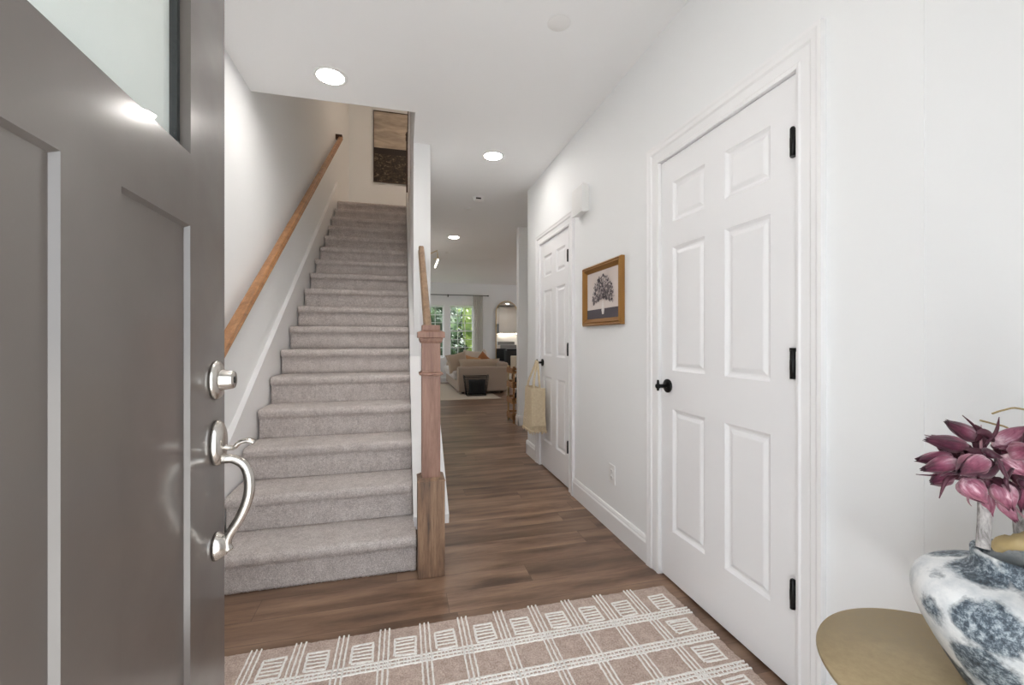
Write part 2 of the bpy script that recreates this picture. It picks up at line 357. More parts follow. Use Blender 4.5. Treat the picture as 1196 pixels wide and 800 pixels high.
# casings around the two hall doors (colonial profile)
def casing(name, y0, y1, ztop):
    # y0,y1 = edges of the jamb opening
    prof = [(0, 0), (0, .010), (.012, .013), (.018, .009), (.050, .011), (.058, .017), (.075, .018), (.083, .021), (.095, .021), (.095, 0)]  # (distance from opening, stand-off)
    bm = bmesh.new()
    def ring(f): return [bm.verts.new(f(d, t)) for d, t in prof]
    R = [ring(lambda d, t: (XR-t, y0-d, 0)), ring(lambda d, t: (XR-t, y0-d, ztop+d)), ring(lambda d, t: (XR-t, y1+d, ztop+d)), ring(lambda d, t: (XR-t, y1+d, 0))]
    n = len(prof)
    for a, b in zip(R, R[1:]):
        for i in range(n): bm.faces.new((a[i], a[(i+1) % n], b[(i+1) % n], b[i]))
    for r in (R[0], R[3]): bm.faces.new(r)
    # jamb lining with stop
    box(bm, XR-.004, XR+T, y0-.02, y0+.0005, 0, ztop); box(bm, XR-.004, XR+T, y1-.0005, y1+.02, 0, ztop); box(bm, XR-.004, XR+T, y0, y1, ztop-.0005, ztop+.012)
    box(bm, XR+.045, XR+T, y0, y0+.012, 0, ztop); box(bm, XR+.045, XR+T, y1-.012, y1, 0, ztop); box(bm, XR+.045, XR+T, y0, y1, ztop-.012, ztop)
    bmesh.ops.recalc_face_normals(bm, faces=bm.faces)
    struct(name, bm, M['trim'])
casing('trim_1', D1[0]-.004, D1[1]+.004, DH)
casing('trim_2', D2[0]-.004, D2[1]+.004, DH)

# panel doors: local x across the door, z up, front face at y=0 looking to -y
def panel_slab(w, h, t, panels, prof, holes=(), z0=0):
    bm = bmesh.new()
    xs = sorted({0, w, *[p[0] for p in panels+list(holes)], *[p[1] for p in panels+list(holes)]}); zs = sorted({z0, h, *[p[2] for p in panels+list(holes)], *[p[3] for p in panels+list(holes)]})
    def inside(cx, cz, L): return any(p[0] < cx < p[1] and p[2] < cz < p[3] for p in L)
    def quad(a): bm.faces.new([bm.verts.new(p) for p in a])
    for i in range(len(xs)-1):
        for j in range(len(zs)-1):
            a, b, c, d = xs[i], xs[i+1], zs[j], zs[j+1]; m = ((a+b)/2, (c+d)/2)
            if inside(*m, list(holes)): continue
            quad([(a,t,c),(a,t,d),(b,t,d),(b,t,c)])
            if not inside(*m, panels): quad([(a,0,c),(b,0,c),(b,0,d),(a,0,d)])
    for (a, b, c, d) in panels:
        L = []
        for ins, dep in prof: L.append([(a+ins, dep, c+ins), (b-ins, dep, c+ins), (b-ins, dep, d-ins), (a+ins, dep, d-ins)])
        for r, s in zip(L, L[1:]):
            for k in range(4): quad([r[k], r[(k+1) % 4], s[(k+1) % 4], s[k]])
        quad(L[-1])
    for (a, b, c, d) in holes:
        r = [(a,0,c),(b,0,c),(b,0,d),(a,0,d)]; s = [(p[0], t, p[2]) for p in r]
        for k in range(4): quad([r[k], s[k], s[(k+1) % 4], r[(k+1) % 4]])
    r = [(0,0,z0),(w,0,z0),(w,0,h),(0,0,h)]; s = [(p[0], t, p[2]) for p in r]
    for k in range(4): quad([r[k], r[(k+1) % 4], s[(k+1) % 4], s[k]])
    bmesh.ops.remove_doubles(bm, verts=bm.verts, dist=1e-5)
    bmesh.ops.recalc_face_normals(bm, faces=bm.faces)
    return bm
def hall_door(name, y0, y1, knob_z, label):
    w = y1-y0; k = w/.762
    cols = [(.090*k, .315*k), (.432*k, .652*k)]   # measured from the knob side
    rows = [(.25, .835), (1.02, 1.61), (1.73, 1.92)]
    panels = [(a, b, c, d) for a, b in cols for c, d in rows]
    prof = [(0, 0), (.004, .004), (.012, .010), (.020, .011), (.034, .005), (.040, .004)]
    bm = panel_slab(w, DH-.004, .035, panels, prof, z0=.012)
    # frame: origin at the knob side (y1); local +x runs toward the camera (-Y), local -y faces the hall (-X)
    d = thing(name, label, None, (XR+.006, y1, 0), -PI/2, kind='structure')
    obj('door_slab', bm, M['doorw'], d)
    for hz in (.335, 1.085, 1.812):
        b = bmesh.new()
        lathe(b, [(.0085, hz-.045), (.0085, hz-.016), (.009, hz-.015), (.009, hz+.015), (.0085, hz+.016), (.0085, hz+.045), (.005, hz+.051)], 12, (w-.007, -.0165, 0))
        box(b, w-.022, w+.001, -.010, 0, hz-.044, hz+.044)
        if abs(hz-1.085) < .01: box(b, w-.016, w+.006, -.020, -.006, hz+.044, hz+.056)
        obj('hinge', b, M['black'], d)
    b = bmesh.new(); kx = .055
    lathe(b, [(.0, -.0002), (.033, -.0002), (.033, -.007), (.029, -.010), (.0, -.0105)], 28, (kx, 0, knob_z), 'y', caps=False)
    lathe(b, [(.010, -.010), (.0095, -.046), (.012, -.050), (.012, -.062), (.009, -.066), (.0, -.067)], 20, (kx, 0, knob_z), 'y', caps=False)
    tube(b, [(kx, -.056, knob_z-.022), (kx, -.056, knob_z-.012), (kx, -.056, knob_z+.018), (kx, -.056, knob_z+.030)], [.005, .0062, .0062, .0045], 12)
    obj('door_knob', b, M['black'], d, label='matte black knob with round rose')
    return d
hall_door('door_1', D1[0], D1[1], .943, 'white six-panel door nearest the camera, with black hinges')
hall_door('door_2', D2[0], D2[1], .955, 'white six-panel door farther down the hall with a straw bag on its knob')
struct('closet_shade', B((XR+.09, XR+.10, D1[0]-.018, D1[1]+.018, 0, DH), (XR+.09, XR+.10, D2[0]-.018, D2[1]+.018, 0, DH)), M['darkgap'])  # dark sheets behind the doors, painted as the closet's shade at the gaps
bpy.data.objects['closet_shade'].name = 'closet_gap_shade'

# ------------------------------------------------------------------ open front door
ang = math.radians(91.9); FDW = .914; DT = .045
Ex, Ey = -.3827, 1.079
Hx, Hy = Ex - FDW*math.cos(ang), Ey - FDW*math.sin(ang)
fd = thing('door_3', 'open taupe front door with recessed panels, a glass light and satin nickel handle', None, (Hx, Hy, 0), ang, kind='structure')
L_ = lambda t: FDW - t
pan = [(L_(.384), L_(.172), .22, 1.378), (L_(.722), L_(.497), .22, 1.378)]
gl = (L_(.744), L_(.170), 1.51, 1.915)
bm = panel_slab(FDW, 2.035, DT, pan, [(0, 0), (.0045, .0085)], [gl], z0=.012)
obj('door_slab', bm, M['taupe'], fd)
def ringframe(bm, a, b, c, d, w, y0, y1):
    box(bm, a, a+w, y0, y1, c, d); box(bm, b-w, b, y0, y1, c, d); box(bm, a+w, b-w, y0, y1, c, c+w); box(bm, a+w, b-w, y0, y1, d-w, d)
bm = bmesh.new(); ringframe(bm, gl[0], gl[1], gl[2], gl[3], .011, .017, .031); obj('glazing_gasket', bm, M['rubber'], fd)
bm = B((gl[0]+.009, gl[1]-.009, .021, .027, gl[2]+.009, gl[3]-.009)); obj('glass_pane', bm, M['pane'], fd)
bm = B((gl[0]+.009, gl[1]-.009, .029, .032, gl[2]+.009, gl[3]-.009)); obj('pale_fill_pane', bm, M['pale_fill'], fd)  # extra pane added behind the clear glass to brighten it
# deadbolt
bm = bmesh.new(); db = L_(.055)
lathe(bm, [(0, -.0001), (.036, -.0001), (.037, -.004), (.034, -.009), (.028, -.011), (.024, -.013), (0, -.0131)], 36, (db, 0, 1.084), 'y', sy=1.12, caps=False)
lathe(bm, [(.0225, -.011), (.0215, -.016), (.0185, -.034), (.0175, -.036), (.0, -.0365)], 28, (db, 0, 1.084), 'y', caps=False)
dbo = obj('deadbolt', bm, M['nickel'], fd)
bm = bmesh.new(); lathe(bm, [(0, -.0366), (.007, -.0366), (.007, -.038), (0, -.038)], 16, (db, 0, 1.084), 'y', caps=False); obj('keyhole', bm, M['screen'], dbo)
# handle set: upper escutcheon, thumb latch, grip, lower mount
hs = L_(.055)
bm = bmesh.new()
lathe(bm, [(0, -.0001), (.036, -.0001), (.037, -.006), (.033, -.013), (.026, -.017), (.018, -.019), (0, -.0195)], 40, (hs, 0, .952), 'y', sx=.86, sy=1.30, caps=False)
ho = obj('door_handle', bm, M['nickel'], fd)
gp = smooth_path([(hs, -.012, .918), (hs, -.034, .916), (hs, -.055, .900), (hs, -.064, .868), (hs, -.061, .830), (hs, -.046, .790), (hs, -.028, .760), (hs, -.022, .742), (hs, -.024, .722)], 5)
rr = [.0105 + .0018*math.sin(i*.35) for i in range(len(gp))]
rr = [(.010 if i < 4 else .0108 - .0045*abs((i/len(gp))-.45)) for i in range(len(gp))]; rr[-1] = .006; rr[-3] = .0105; rr[-2] = .010
bm = bmesh.new(); tube(bm, gp, rr, 14); obj('grip', bm, M['nickel'], ho, smooth=False)
bm = bmesh.new(); tube(bm, smooth_path([(hs, -.012, .944), (hs, -.034, .940), (hs, -.046, .951), (hs, -.062, .954), (hs, -.074, .949)], 4), .005, 10)
for v in bm.verts:
    if v.co.y < -.036: v.co.x = hs + (v.co.x-hs)*(2.3)
obj('thumb_latch', bm, M['nickel'], ho)
bm = bmesh.new(); lathe(bm, [(0, -.0001), (.0235, -.0001), (.0235, -.006), (.019, -.013), (.015, -.022), (0, -.024)], 30, (hs, 0, .735), 'y', sy=1.25, caps=False); obj('lower_mount', bm, M['nickel'], ho)
for hz in (.25, 1.0, 1.8):
    b = bmesh.new(); lathe(b, [(.007, hz-.05), (.007, hz+.05)], 12, (-.004, DT+.004, 0)); obj('hinge', b, M['nickel'], fd)
# front door jamb around the doorway
struct('trim_4', B((-.37, -.352, -.1, .03, 0, 2.07), (.557, .575, -.1, .03, 0, 2.07), (-.352, .557, -.1, .03, 2.05, 2.07), (-.352, .557, -.1, -.0005, -.018, .012)), M['trim'])

# ------------------------------------------------------------------ staircase
R, G, Y1, NS = .182, .26, 2.217, 17
SX0, SX1 = -.872, .075
stair = thing('staircase', 'straight staircase covered in grey carpet, rising to the upper floor', 'staircase', (0, Y1, 0))
rng = random.Random(3)
def step_mesh(k, last=False, x1=None, x0=SX0):
    z0, z1 = (k-1)*R, k*R; y = (k-1)*G   # local to stair root
    rad = .024; nose = .028
    pts = []
    zlo = z0 - (.0 if k == 1 else .012)
    m = 9 if k < 6 else 4
    for i in range(m): pts.append((y, zlo + (z1-.056-zlo)*i/(m-1)))
    pts.append((y-nose*.45, z1-.054)); pts.append((y-nose*.9, z1-.047))
    for i in range(6):
        a = PI*.95 - (PI*.45)*i/5
        pts.append((y-nose+rad+.006 + (rad+.006)*math.cos(a), z1-rad + rad*math.sin(a)))
    m2 = 12 if k < 6 else 5
    for i in range(1, m2): pts.append((y-nose+rad+.006+(G+nose-rad-.006)*i/(m2-1), z1))
    bm = bmesh.new(); nx = 110 if k < 6 else 50; amp = .0022 if k < 6 else .0012
    rows = []
    for j in range(nx+1):
        X_ = x0 + (x1-x0)*j/nx
        rows.append([bm.verts.new((X_, p[0]+rng.uniform(-amp, amp), p[1]+(rng.uniform(-amp, amp) if (i or k > 1) else rng.uniform(0, .004)))) for i, p in enumerate(pts)])
    for a, b in zip(rows, rows[1:]):
        for i in range(len(pts)-1):
            f = bm.faces.new((a[i], b[i], b[i+1], a[i+1])); f.smooth = True
    # end caps and underside so each step is a solid
    yb = y + G; 
    for r_, flip in ((rows[0], False), (rows[-1], True)):
        c = bm.verts.new((r_[0].co.x, yb, zlo)); L = [*r_, c]
        bm.faces.new(L if flip else L[::-1])
        if flip: c1 = c
        else: c0 = c
    bm.faces.new([c0, c1, *[rows[j][0] for j in range(nx, -1, -1)]]); bm.faces.new([c1, c0, *[rows[j][-1] for j in range(nx+1)]])
    bmesh.ops.recalc_face_normals(bm, faces=bm.faces)
    return bm
for k in range(1, NS+1):
    obj('step', step_mesh(k, x1=(.068 if k == 1 else .054)), M['carpet'], stair)
# stair mass under the steps
bm = bmesh.new()
pr = [(.03, 0)]
for k in range(1, NS): pr += [(.03+(k-1)*G, k*R-.03), (.03+k*G, k*R-.03)]
pr += [(NS*G-.05, (NS-1)*R-.03), (NS*G-.05, 0)]
extrude_profile(bm, pr, 'x', SX0+.002, .05); obj('carriage', bm, M['trim'], stair)
# skirt boards (both sides), moulded top edge
def skirt(x0, x1, top, y0, y1):
    sl = R/G; bm = bmesh.new()
    zt = lambda y: R + y*sl + top
    pts = [(y0, 0.0 if y0 < 0 else R*0+.0), (y1, max(0, zt(y1)-.8)), (y1, zt(y1)), (y0, zt(y0))]
    extrude_profile(bm, pts, 'x', x0, x1); return bm, zt
bm, zt = skirt(XL, XL+.018, .225, -.08, 16.2*G)
def sloped_bar(bm, x0, x1, y0, y1, zf, h):
    extrude_profile(bm, [(y0, zf(y0)), (y1, zf(y1)), (y1, zf(y1)+h), (y0, zf(y0)+h)], 'x', x0, x1)
sloped_bar(bm, XL, XL+.024, -.08, 16.2*G, lambda y: zt(y)-.012, .012); sloped_bar(bm, XL, XL+.030, -.08, 16.2*G, lambda y: zt(y), .016)
obj('skirt_board', bm, M['trim'], stair)
bm = bmesh.new(); z2 = lambda y: R + y*R/G + .045
extrude_profile(bm, [(YE-Y1, z2(YE-Y1)-.32), (16.0*G, z2(16.0*G)-.32), (16.0*G, z2(16.0*G)+.15), (YE-Y1, z2(YE-Y1)+.15)], 'x', .056, WS); obj('skirt_board', bm, M['trim'], stair)

# ------------------------------------------------------------------ balustrade: newel, curb, balusters, rail
bal = thing('stair_balustrade', 'wooden newel post with handrail rising over a white sloped curb', 'stair railing', (.138, 2.195, 0))
def sq(bm, hw, z0, z1, cx=0, cy=0, hw2=None):
    b = hw if hw2 is None else hw2
    vs = [bm.verts.new((cx+sx*hw, cy+sy*hw, z0)) for sx, sy in ((-1,-1),(1,-1),(1,1),(-1,1))]; ws = [bm.verts.new((cx+sx*b, cy+sy*b, z1)) for sx, sy in ((-1,-1),(1,-1),(1,1),(-1,1))]
    for i in range(4): bm.faces.new((vs[i], vs[(i+1) % 4], ws[(i+1) % 4], ws[i]))
    bm.faces.new(vs[::-1]); bm.faces.new(ws)
bm = bmesh.new(); sq(bm, .045, .0, 1.16); nw = obj('newel_post', bm, M['newel'], bal, bevel=.002)
bm = bmesh.new(); sq(bm, .0655, .0005, .468); obj('newel_base', bm, M['newelbase'], nw, bevel=.003)
bm = bmesh.new(); sq(bm, .067, .4685, .474); sq(bm, .067, .474, .486, hw2=.0475); obj('base_moulding', bm, M['newelbase'], nw, bevel=.001)
bm = bmesh.new(); sq(bm, .050, .988, .993); sq(bm, .0575, .993, 1.003); sq(bm, .050, 1.003, 1.008); obj('collar', bm, M['newel'], nw, bevel=.002)
bm = bmesh.new(); sq(bm, .050, 1.150, 1.166, hw2=.057); sq(bm, .0575, 1.166, 1.176); sq(bm, .066, 1.176, 1.206); sq(bm, .062, 1.206, 1.212, hw2=.047); sq(bm, .044, 1.212, 1.240); obj('newel_cap', bm, M['newel'], nw, bevel=.003)
sl = R/G
zc = lambda y: .235 + (y-2.28)*sl      # underside line of the curb cap
bm = bmesh.new(); bx0, by0 = -.138, -2.195
pts = [(2.262+by0, .0), (YE+by0-.001, 0), (YE+by0-.001, zc(YE)), (2.262+by0, zc(2.262))]
extrude_profile(bm, pts, 'x', .088+bx0, .205+bx0); obj('curb', bm, M['trim'], bal)
bm = bmesh.new()
def slb(x0, x1, y0, y1, za, zb): extrude_profile(bm, [(y0+by0, zc(y0)+za), (y1+by0, zc(y1)+za), (y1+by0, zc(y1)+zb), (y0+by0, zc(y0)+zb)], 'x', x0+bx0, x1+bx0)
slb(.055, .238, 2.268, YE-.001, .0, .022); slb(.060, .238, 2.272, YE-.001, -.03, .0); slb(.068, .205, 2.276, YE-.001, -.05, -.03); obj('curb_cap', bm, M['trim'], bal)
# inner skirt on the stair side of the curb
bm = bmesh.new(); extrude_profile(bm, [(2.30+by0, .215), (YE+by0, .215+(YE-2.30)*sl), (YE+by0, zc(YE)-.045), (2.30+by0, zc(2.30)-.01)], 'x', .060+bx0, .088+bx0); obj('curb_skirt', bm, M['trim'], bal)
for i in range(9):
    y = 2.36+i*.115; z0 = zc(y)+.022; z1 = 1.045+(y-2.28)*sl
    bm = bmesh.new(); sq(bm, .014, z0-.012, z1+.035, .142+bx0, y+by0); obj('baluster', bm, M['trim'], bal)
bm = bmesh.new(); zr = lambda y: 1.055+(y-2.28)*sl
hp = [(-.030, .0), (.030, .0), (.030, .018), (.024, .030), (.028, .044), (.020, .058), (-.020, .058), (-.028, .044), (-.024, .030), (-.030, .018)]
A = []
for y in (2.24, YE-.0005):
    A.append([bm.verts.new((.142+bx0+p[0]*.78, y+by0, zr(y)+p[1])) for p in hp])
n = len(hp)
for i in range(n): bm.faces.new((A[0][i], A[0][(i+1) % n], A[1][(i+1) % n], A[1][i]))
bm.faces.new(A[0][::-1]); bm.faces.new(A[1]); bmesh.ops.recalc_face_normals(bm, faces=bm.faces)
obj('handrail', bm, M['rail'], bal, bevel=.004)
# wall handrail on the left
wr_ = thing('wall_handrail', 'long oak handrail fixed to the left stair wall', 'handrail', (-.835, 2.2, 0))
bm = bmesh.new(); zw = lambda y: R+(y-Y1)*sl+.845
A = []
hp2 = [(-.024, 0), (.024, 0), (.027, .012), (.020, .026), (.026, .040), (.018, .056), (-.018, .056), (-.026, .040), (-.020, .026), (-.027, .012)]
YT = 6.42
for y in (2.02, YT):
    A.append([bm.verts.new((p[0], y-2.2, zw(y)+p[1])) for p in hp2])
n = len(hp2)
for i in range(n): bm.faces.new((A[0][i], A[0][(i+1) % n], A[1][(i+1) % n], A[1][i]))
bm.faces.new(A[0][::-1]); bm.faces.new(A[1]); bmesh.ops.recalc_face_normals(bm, faces=bm.faces)
obj('handrail', bm, M['oak'], wr_, bevel=.003)
bm = bmesh.new(); box(bm, -.065, .02, YT-2.2-.055, YT-2.2, zw(YT)-.012, zw(YT)+.05); obj('rail_return', bm, M['darkwood'], wr_)
for y in (2.5, 3.8, 5.1, 6.2):
    bm = bmesh.new(); z = zw(y)
    tube(bm, smooth_path([(-.062, y-2.2, z-.055), (-.03, y-2.2, z-.055), (0, y-2.2, z-.035), (0, y-2.2, z+.002)], 4), .006, 8)
    lathe(bm, [(0, -.065), (.022, -.065), (.022, -.060), (0, -.058)], 16, (0, y-2.2, z-.055), 'x', caps=False); obj('bracket', bm, M['nickel'], wr_)
# upper newel and guard at the landing
up = thing('landing_guard', 'dark wooden newel with ball top at the head of the stairs', 'newel post', (.085, 6.44, 3.1))
bm = bmesh.new(); sq(bm, .032, 0.001, .98); sq(bm, .040, .98, 1.0); lathe(bm, [(.012, 1.0), (.034, 1.02), (.044, 1.05), (.034, 1.085), (.010, 1.10)], 18, (0, 0, 0)); obj('newel_post', bm, M['darkwood'], up)
bm = bmesh.new(); box(bm, -.022, .022, -1.488, -.033, .86, .91); obj('handrail', bm, M['darkwood'], up)
for i in range(12):
    bm = bmesh.new(); sq(bm, .012, .002, .862, 0, -.13-i*.112); obj('baluster', bm, M['trim'], up)

# ------------------------------------------------------------------ photograph print on the landing wall
x = N('landscape_print'); tc = x.n('TexCoord'); sp = x.n('SeparateXYZ', i_0=tc.outputs['Object']); zz = sp.outputs[2]
st = x.noise(x.coord((1.2, 1, 5), (0, .35, 0)), 1.6, 6, .6, .8)
sky = x.ramp(st, [(.3, lin(140, 128, 114)), (.55, lin(182, 168, 152)), (.75, lin(216, 204, 188))])
gn = x.noise(x.coord((1,1,1.4)), 15, 5, .8, .6)
gr = x.ramp(gn, [(.42, lin(30, 22, 16)), (.56, lin(70, 56, 42)), (.70, lin(170, 155, 132))])
x.set(Base_Color=x.mix(x.math('GREATER_THAN', zz, .60), x.mix(x.math('GREATER_THAN', zz, .49), gr, lin(40, 30, 24)), sky), Roughness=.5); 
art = thing('landscape_picture', 'large framed sepia landscape photograph with a dark rocky foreground, above the stairs', 'picture', (-.185, 7.897, 3.94))
obj('print', B((-.298, .298, -.018, -.004, .006, 1.234)), x.m, art)
bm = bmesh.new(); ringframe(bm, -.308, .308, -.006, 1.246, .011, -.030, 0); obj('frame', bm, M['darkwood'], art)
bm = bmesh.new(); tube(bm, [(.008, -.019, .595), (.008, -.019, .64)], .007, 8); 

bm.free()

# ------------------------------------------------------------------ entry rug
RX0, RX1, RY0, RY1, RZ = -.72, 1.197, .345, 1.787, .009
rug = thing('entry_rug', 'beige woven rug with cream grid lines and small barred squares, just inside the door', 'rug', ((RX0+RX1)/2, (RY0+RY1)/2, 0))
ox, oy = (RX0+RX1)/2, (RY0+RY1)/2
bm = bmesh.new(); nx, ny = 190, 144; g = []
for i in range(nx+1):
    r_ = []
    for j in range(ny+1):
        X_ = RX0+(RX1-RX0)*i/nx; Y_ = RY0+(RY1-RY0)*j/ny
        e = i in (0, nx) or j in (0, ny); a = .003 if e else .0015
        r_.append(bm.verts.new((X_-ox+rng.uniform(-a, a), Y_-oy+rng.uniform(-a, a), (.001 if e else RZ + rng.uniform(-.0008, .0008)))))
    g.append(r_)
for i in range(nx):
    for j in range(ny):
        f = bm.faces.new((g[i][j], g[i+1][j], g[i+1][j+1], g[i][j+1])); f.smooth = True
def cord(pts, w):   # tufted cream line lying on the rug
    P = [Vector((p[0]-ox, p[1]-oy, 0)) for p in pts]; seg = []
    for a, b in zip(P, P[1:]):
        m = max(1, int((b-a).length/.011)); seg += [a.lerp(b, i/m) for i in range(m)]
    seg.append(P[-1]); prev = None
    for i, p in enumerate(seg):
        t = (seg[min(i+1, len(seg)-1)]-seg[max(i-1, 0)]).normalized(); nrm = Vector((-t.y, t.x, 0)); ww = w*rng.uniform(.75, 1.2); off = rng.uniform(-.0009, .0009)
        row = [bm.verts.new(p+nrm*(ww/2+off)+Vector((0,0,RZ-.001))), bm.verts.new(p+nrm*(ww*.28+off)+Vector((0,0,RZ+.003))), bm.verts.new(p-nrm*(ww*.28-off)+Vector((0,0,RZ+.003))), bm.verts.new(p-nrm*(ww/2-off)+Vector((0,0,RZ-.001)))]
        if prev:
            for k in range(3):
                f = bm.faces.new((prev[k], prev[k+1], row[k+1], row[k])); f.material_index = 1
        prev = row
P_ = .153; xs = [1.004-P_*k for k in range(11)]; ys = [1.590-P_*1.04*k for k in range(9)]
for xx in xs:
    for o in (-.017, 0, .017): cord([(xx+o, RY0+.004), (xx+o, RY1-.003)], .0078)
for yy in ys:
    for o in (-.017, 0, .017): cord([(RX0+.004, yy+o), (RX1-.004, yy+o)], .0095)
    xq = RX0+.01
    while xq < RX1-.02:
        cord([(xq, yy-.016), (xq+rng.uniform(-.003, .003), yy+.016)], .0042); xq += rng.uniform(.013, .019)
def motif(cx, cy, w, h, vert):
    a, b, c, d = cx-w/2, cx+w/2, cy-h/2, cy+h/2
    j = lambda: rng.uniform(-.004, .004)
    cord([(a+j(), c+j()), (b+j(), c+j()), (b+j(), d+j()), (a+j(), d+j()), (a, c)], .0105)
    for i in range(1, 5):
        if vert: cord([(a+.003, c+(d-c)*i/5+j()*.5), (b-.003, c+(d-c)*i/5+j()*.5)], .0062)
        else: cord([(a+(b-a)*i/5, c+.012), (a+(b-a)*i/5, d-.012)], .0044)
for i in range(11):
    cx = (xs[i]+RX1+.02)/2-.004 if i == 0 else (xs[i]+xs[i-1])/2
    motif(cx, 1.668, .074, .092, True)
for i in range(8):
    motif(1.097, (ys[i]+ys[i+1])/2 + .001, .088, .072, True)
obj('rug_pile', bm, [M['rug'], M['cream']], rug)
for f_ in []: pass

# ------------------------------------------------------------------ ceiling fittings
def recessed(x, y, label):
    t = thing('recessed_light', label, 'ceiling light', (x, y, CEIL), group=None)
    bm = bmesh.new(); lathe(bm, [(.072, -.0005), (.093, -.0005), (.091, -.006), (.078, -.007), (.072, -.003)], 40, caps=False)
    bm2 = bmesh.new(); lathe(bm2, [(0, -.0035), (.0725, -.0035), (.0725, -.001), (0, -.001)], 40, caps=False)
    obj('trim_ring', bm, M['plastic'], t); obj('diffuser', bm2, M['lamp'], t)
recessed(-.403, 2.659, 'lit round recessed ceiling light beside the stairwell opening')
recessed(.729, 3.479, 'lit round recessed ceiling light in mid hall, nearest the hall doors')
recessed(-.02, 1.22, 'added unseen recessed ceiling light just inside the front door')  # out-of-view lamp added to brighten the entry
recessed(.742, 6.40, 'smallest lit round recessed ceiling light, at the far end of the hall')
for (px, py) in ((3.6, 6.2), (5.0, 6.2), (4.4, 5.4), (-.9, 9.6), (-2.4, 9.6)): recessed(px, py, 'added unseen recessed ceiling light over the back rooms')  # out-of-view lamps added to brighten kitchen and living room
for i, o in enumerate([o for o in COL.objects if o.name.startswith('recessed_light')][4:]): o['group'] = 'added recessed lights over the back rooms'
u = thing('upstairs_light', 'warm round ceiling lamp upstairs', 'ceiling light', (.75, 6.3, TOP2))
bm = bmesh.new(); lathe(bm, [(0, -.07), (.10, -.06), (.15, -.03), (.155, -.001)], 30, caps=False); obj('lamp_bowl', bm, emis('warm_bowl', (1, .80, .62), 28), u)
c = bmesh.new(); lathe(c, [(0, -.004), (.050, -.004), (.055, -.001)], 36, caps=False); 
t = obj('ceiling_cover', c, M['plastic']); t.location = (.73, 1.939, CEIL); tag(t, 'flat unlit white disc on the ceiling above the nearest white door', 'ceiling cover')
t = thing('smoke_detector', 'white smoke detector on the hall ceiling between two recessed lights', 'smoke detector', (.79, 4.55, CEIL))
bm = bmesh.new(); lathe(bm, [(0, -.040), (.040, -.038), (.056, -.028), (.060, -.010), (.066, -.008), (.068, -.0005)], 32, caps=False); obj('housing', bm, M['plastic'], t)
bm = bmesh.new(); box(bm, -.034, .020, -.064, -.052, -.030, -.018); obj('vent_slot', bm, M['darkgap'], t)
for (px, py, lab) in ((.741, 4.96, 'small white ceiling disc just beyond the smoke detector'), (.773, 7.57, 'small white ceiling disc beyond the farthest recessed light')):
    c = bmesh.new(); lathe(c, [(0, -.010), (.030, -.009), (.042, -.004), (.045, -.0005)], 24, caps=False); t = obj('sprinkler_cover', c, M['plastic']); t.location = (px, py, CEIL); tag(t, lab, 'ceiling cover')

# ------------------------------------------------------------------ on the right wall
t = thing('door_chime', 'white box-shaped door chime high on the wall above the gold picture', 'door chime', (XR, 2.81, 2.145))
bm = bmesh.new()
extrude_profile(bm, [(-.055, -.10), (-.050, -.10), (0, -.09), (0, .09), (-.050, .10), (-.055, .09)][::1], 'y', -.088, .088); obj('chime_cover', bm, M['plastic'], t, bevel=.022, seg=5)
t = thing('wall_outlet', 'white double power outlet low on the wall between the two white doors', 'outlet', (XR, 2.384, .345))
obj('cover_plate', B((-.006, 0, -.036, .036, -.058, .058)), M['plastic'], t, bevel=.002)
for dz in (-.020, .020):
    b = bmesh.new(); lathe(b, [(0, -.0085), (.014, -.0085), (.0155, -.006)], 20, (0, 0, dz), 'x', caps=False)
    r_ = obj('receptacle', b, M['plastic'], t); obj('socket_slot', B((-.0092, -.0086, -.006, -.004, dz-.002, dz+.006), (-.0092, -.0086, .004, .006, dz-.002, dz+.006)), M['darkgap'], r_)
# gold framed flower picture
fp = thing('flower_picture', 'small gold-framed picture of a dark bouquet in a white vase', 'picture', (XR, 2.507, 1.457), -PI/2)
# local: x toward camera(-Y), y into wall(+X), front faces -y
FW, FH = .272, .200
bm = bmesh.new()
prof = [(0, 0), (0, -.022), (.008, -.030), (.016, -.026), (.022, -.030), (.030, -.020), (.040, -.014), (.046, -.010), (.046, 0)]   # (inset, stand-off)
R4 = []
for sx, sz in ((-1,-1),(1,-1),(1,1),(-1,1)): R4.append([bm.verts.new((sx*(FW-a), y_, sz*(FH-a))) for a, y_ in prof])
for i in range(4):
    a, b = R4[i], R4[(i+1) % 4]
    for k in range(len(prof)-1): bm.faces.new((a[k], a[k+1], b[k+1], b[k]))
bmesh.ops.recalc_face_normals(bm, faces=bm.faces); obj('frame', bm, M['gold'], fp)
can = obj('canvas', B((-FW+.044, FW-.044, -.007, -.001, -FH+.044, FH-.044)), plain('picture_paper', lin(214, 202, 196), .8), fp)
W_, H_ = FW-.046, FH-.046
obj('painted_table', B((-W_, W_, -.0085, -.0068, -H_, -H_+.062)), plain('picture_grey', lin(84, 78, 84), .9, 0, (200, .5, .001)), can)
bm = bmesh.new(); extrude_profile(bm, [(.000, -.128), (.022, -.128), (.030, -.10), (.024, -.075), (.014, -.05), (.018, -.040), (.002, -.040), (.006, -.05), (-.004, -.075), (-.008, -.10)], 'y', -.0095, -.0084); obj('painted_vase', bm, plain('picture_white', lin(226, 220, 216), .8), can)
bm = bmesh.new(); rg = random.Random(5)
def leafq(cx, cz, l, w, a, mi=0):
    dx, dz = math.cos(a), math.sin(a); y_ = -.0088-rg.random()*.0006
    pts = [(cx-dx*l, cz-dz*l), (cx-dz*w, cz+dx*w), (cx+dx*l, cz+dz*l), (cx+dz*w, cz-dx*w)]
    f = bm.faces.new([bm.verts.new((p[0], y_, p[1])) for p in pts]); f.material_index = mi
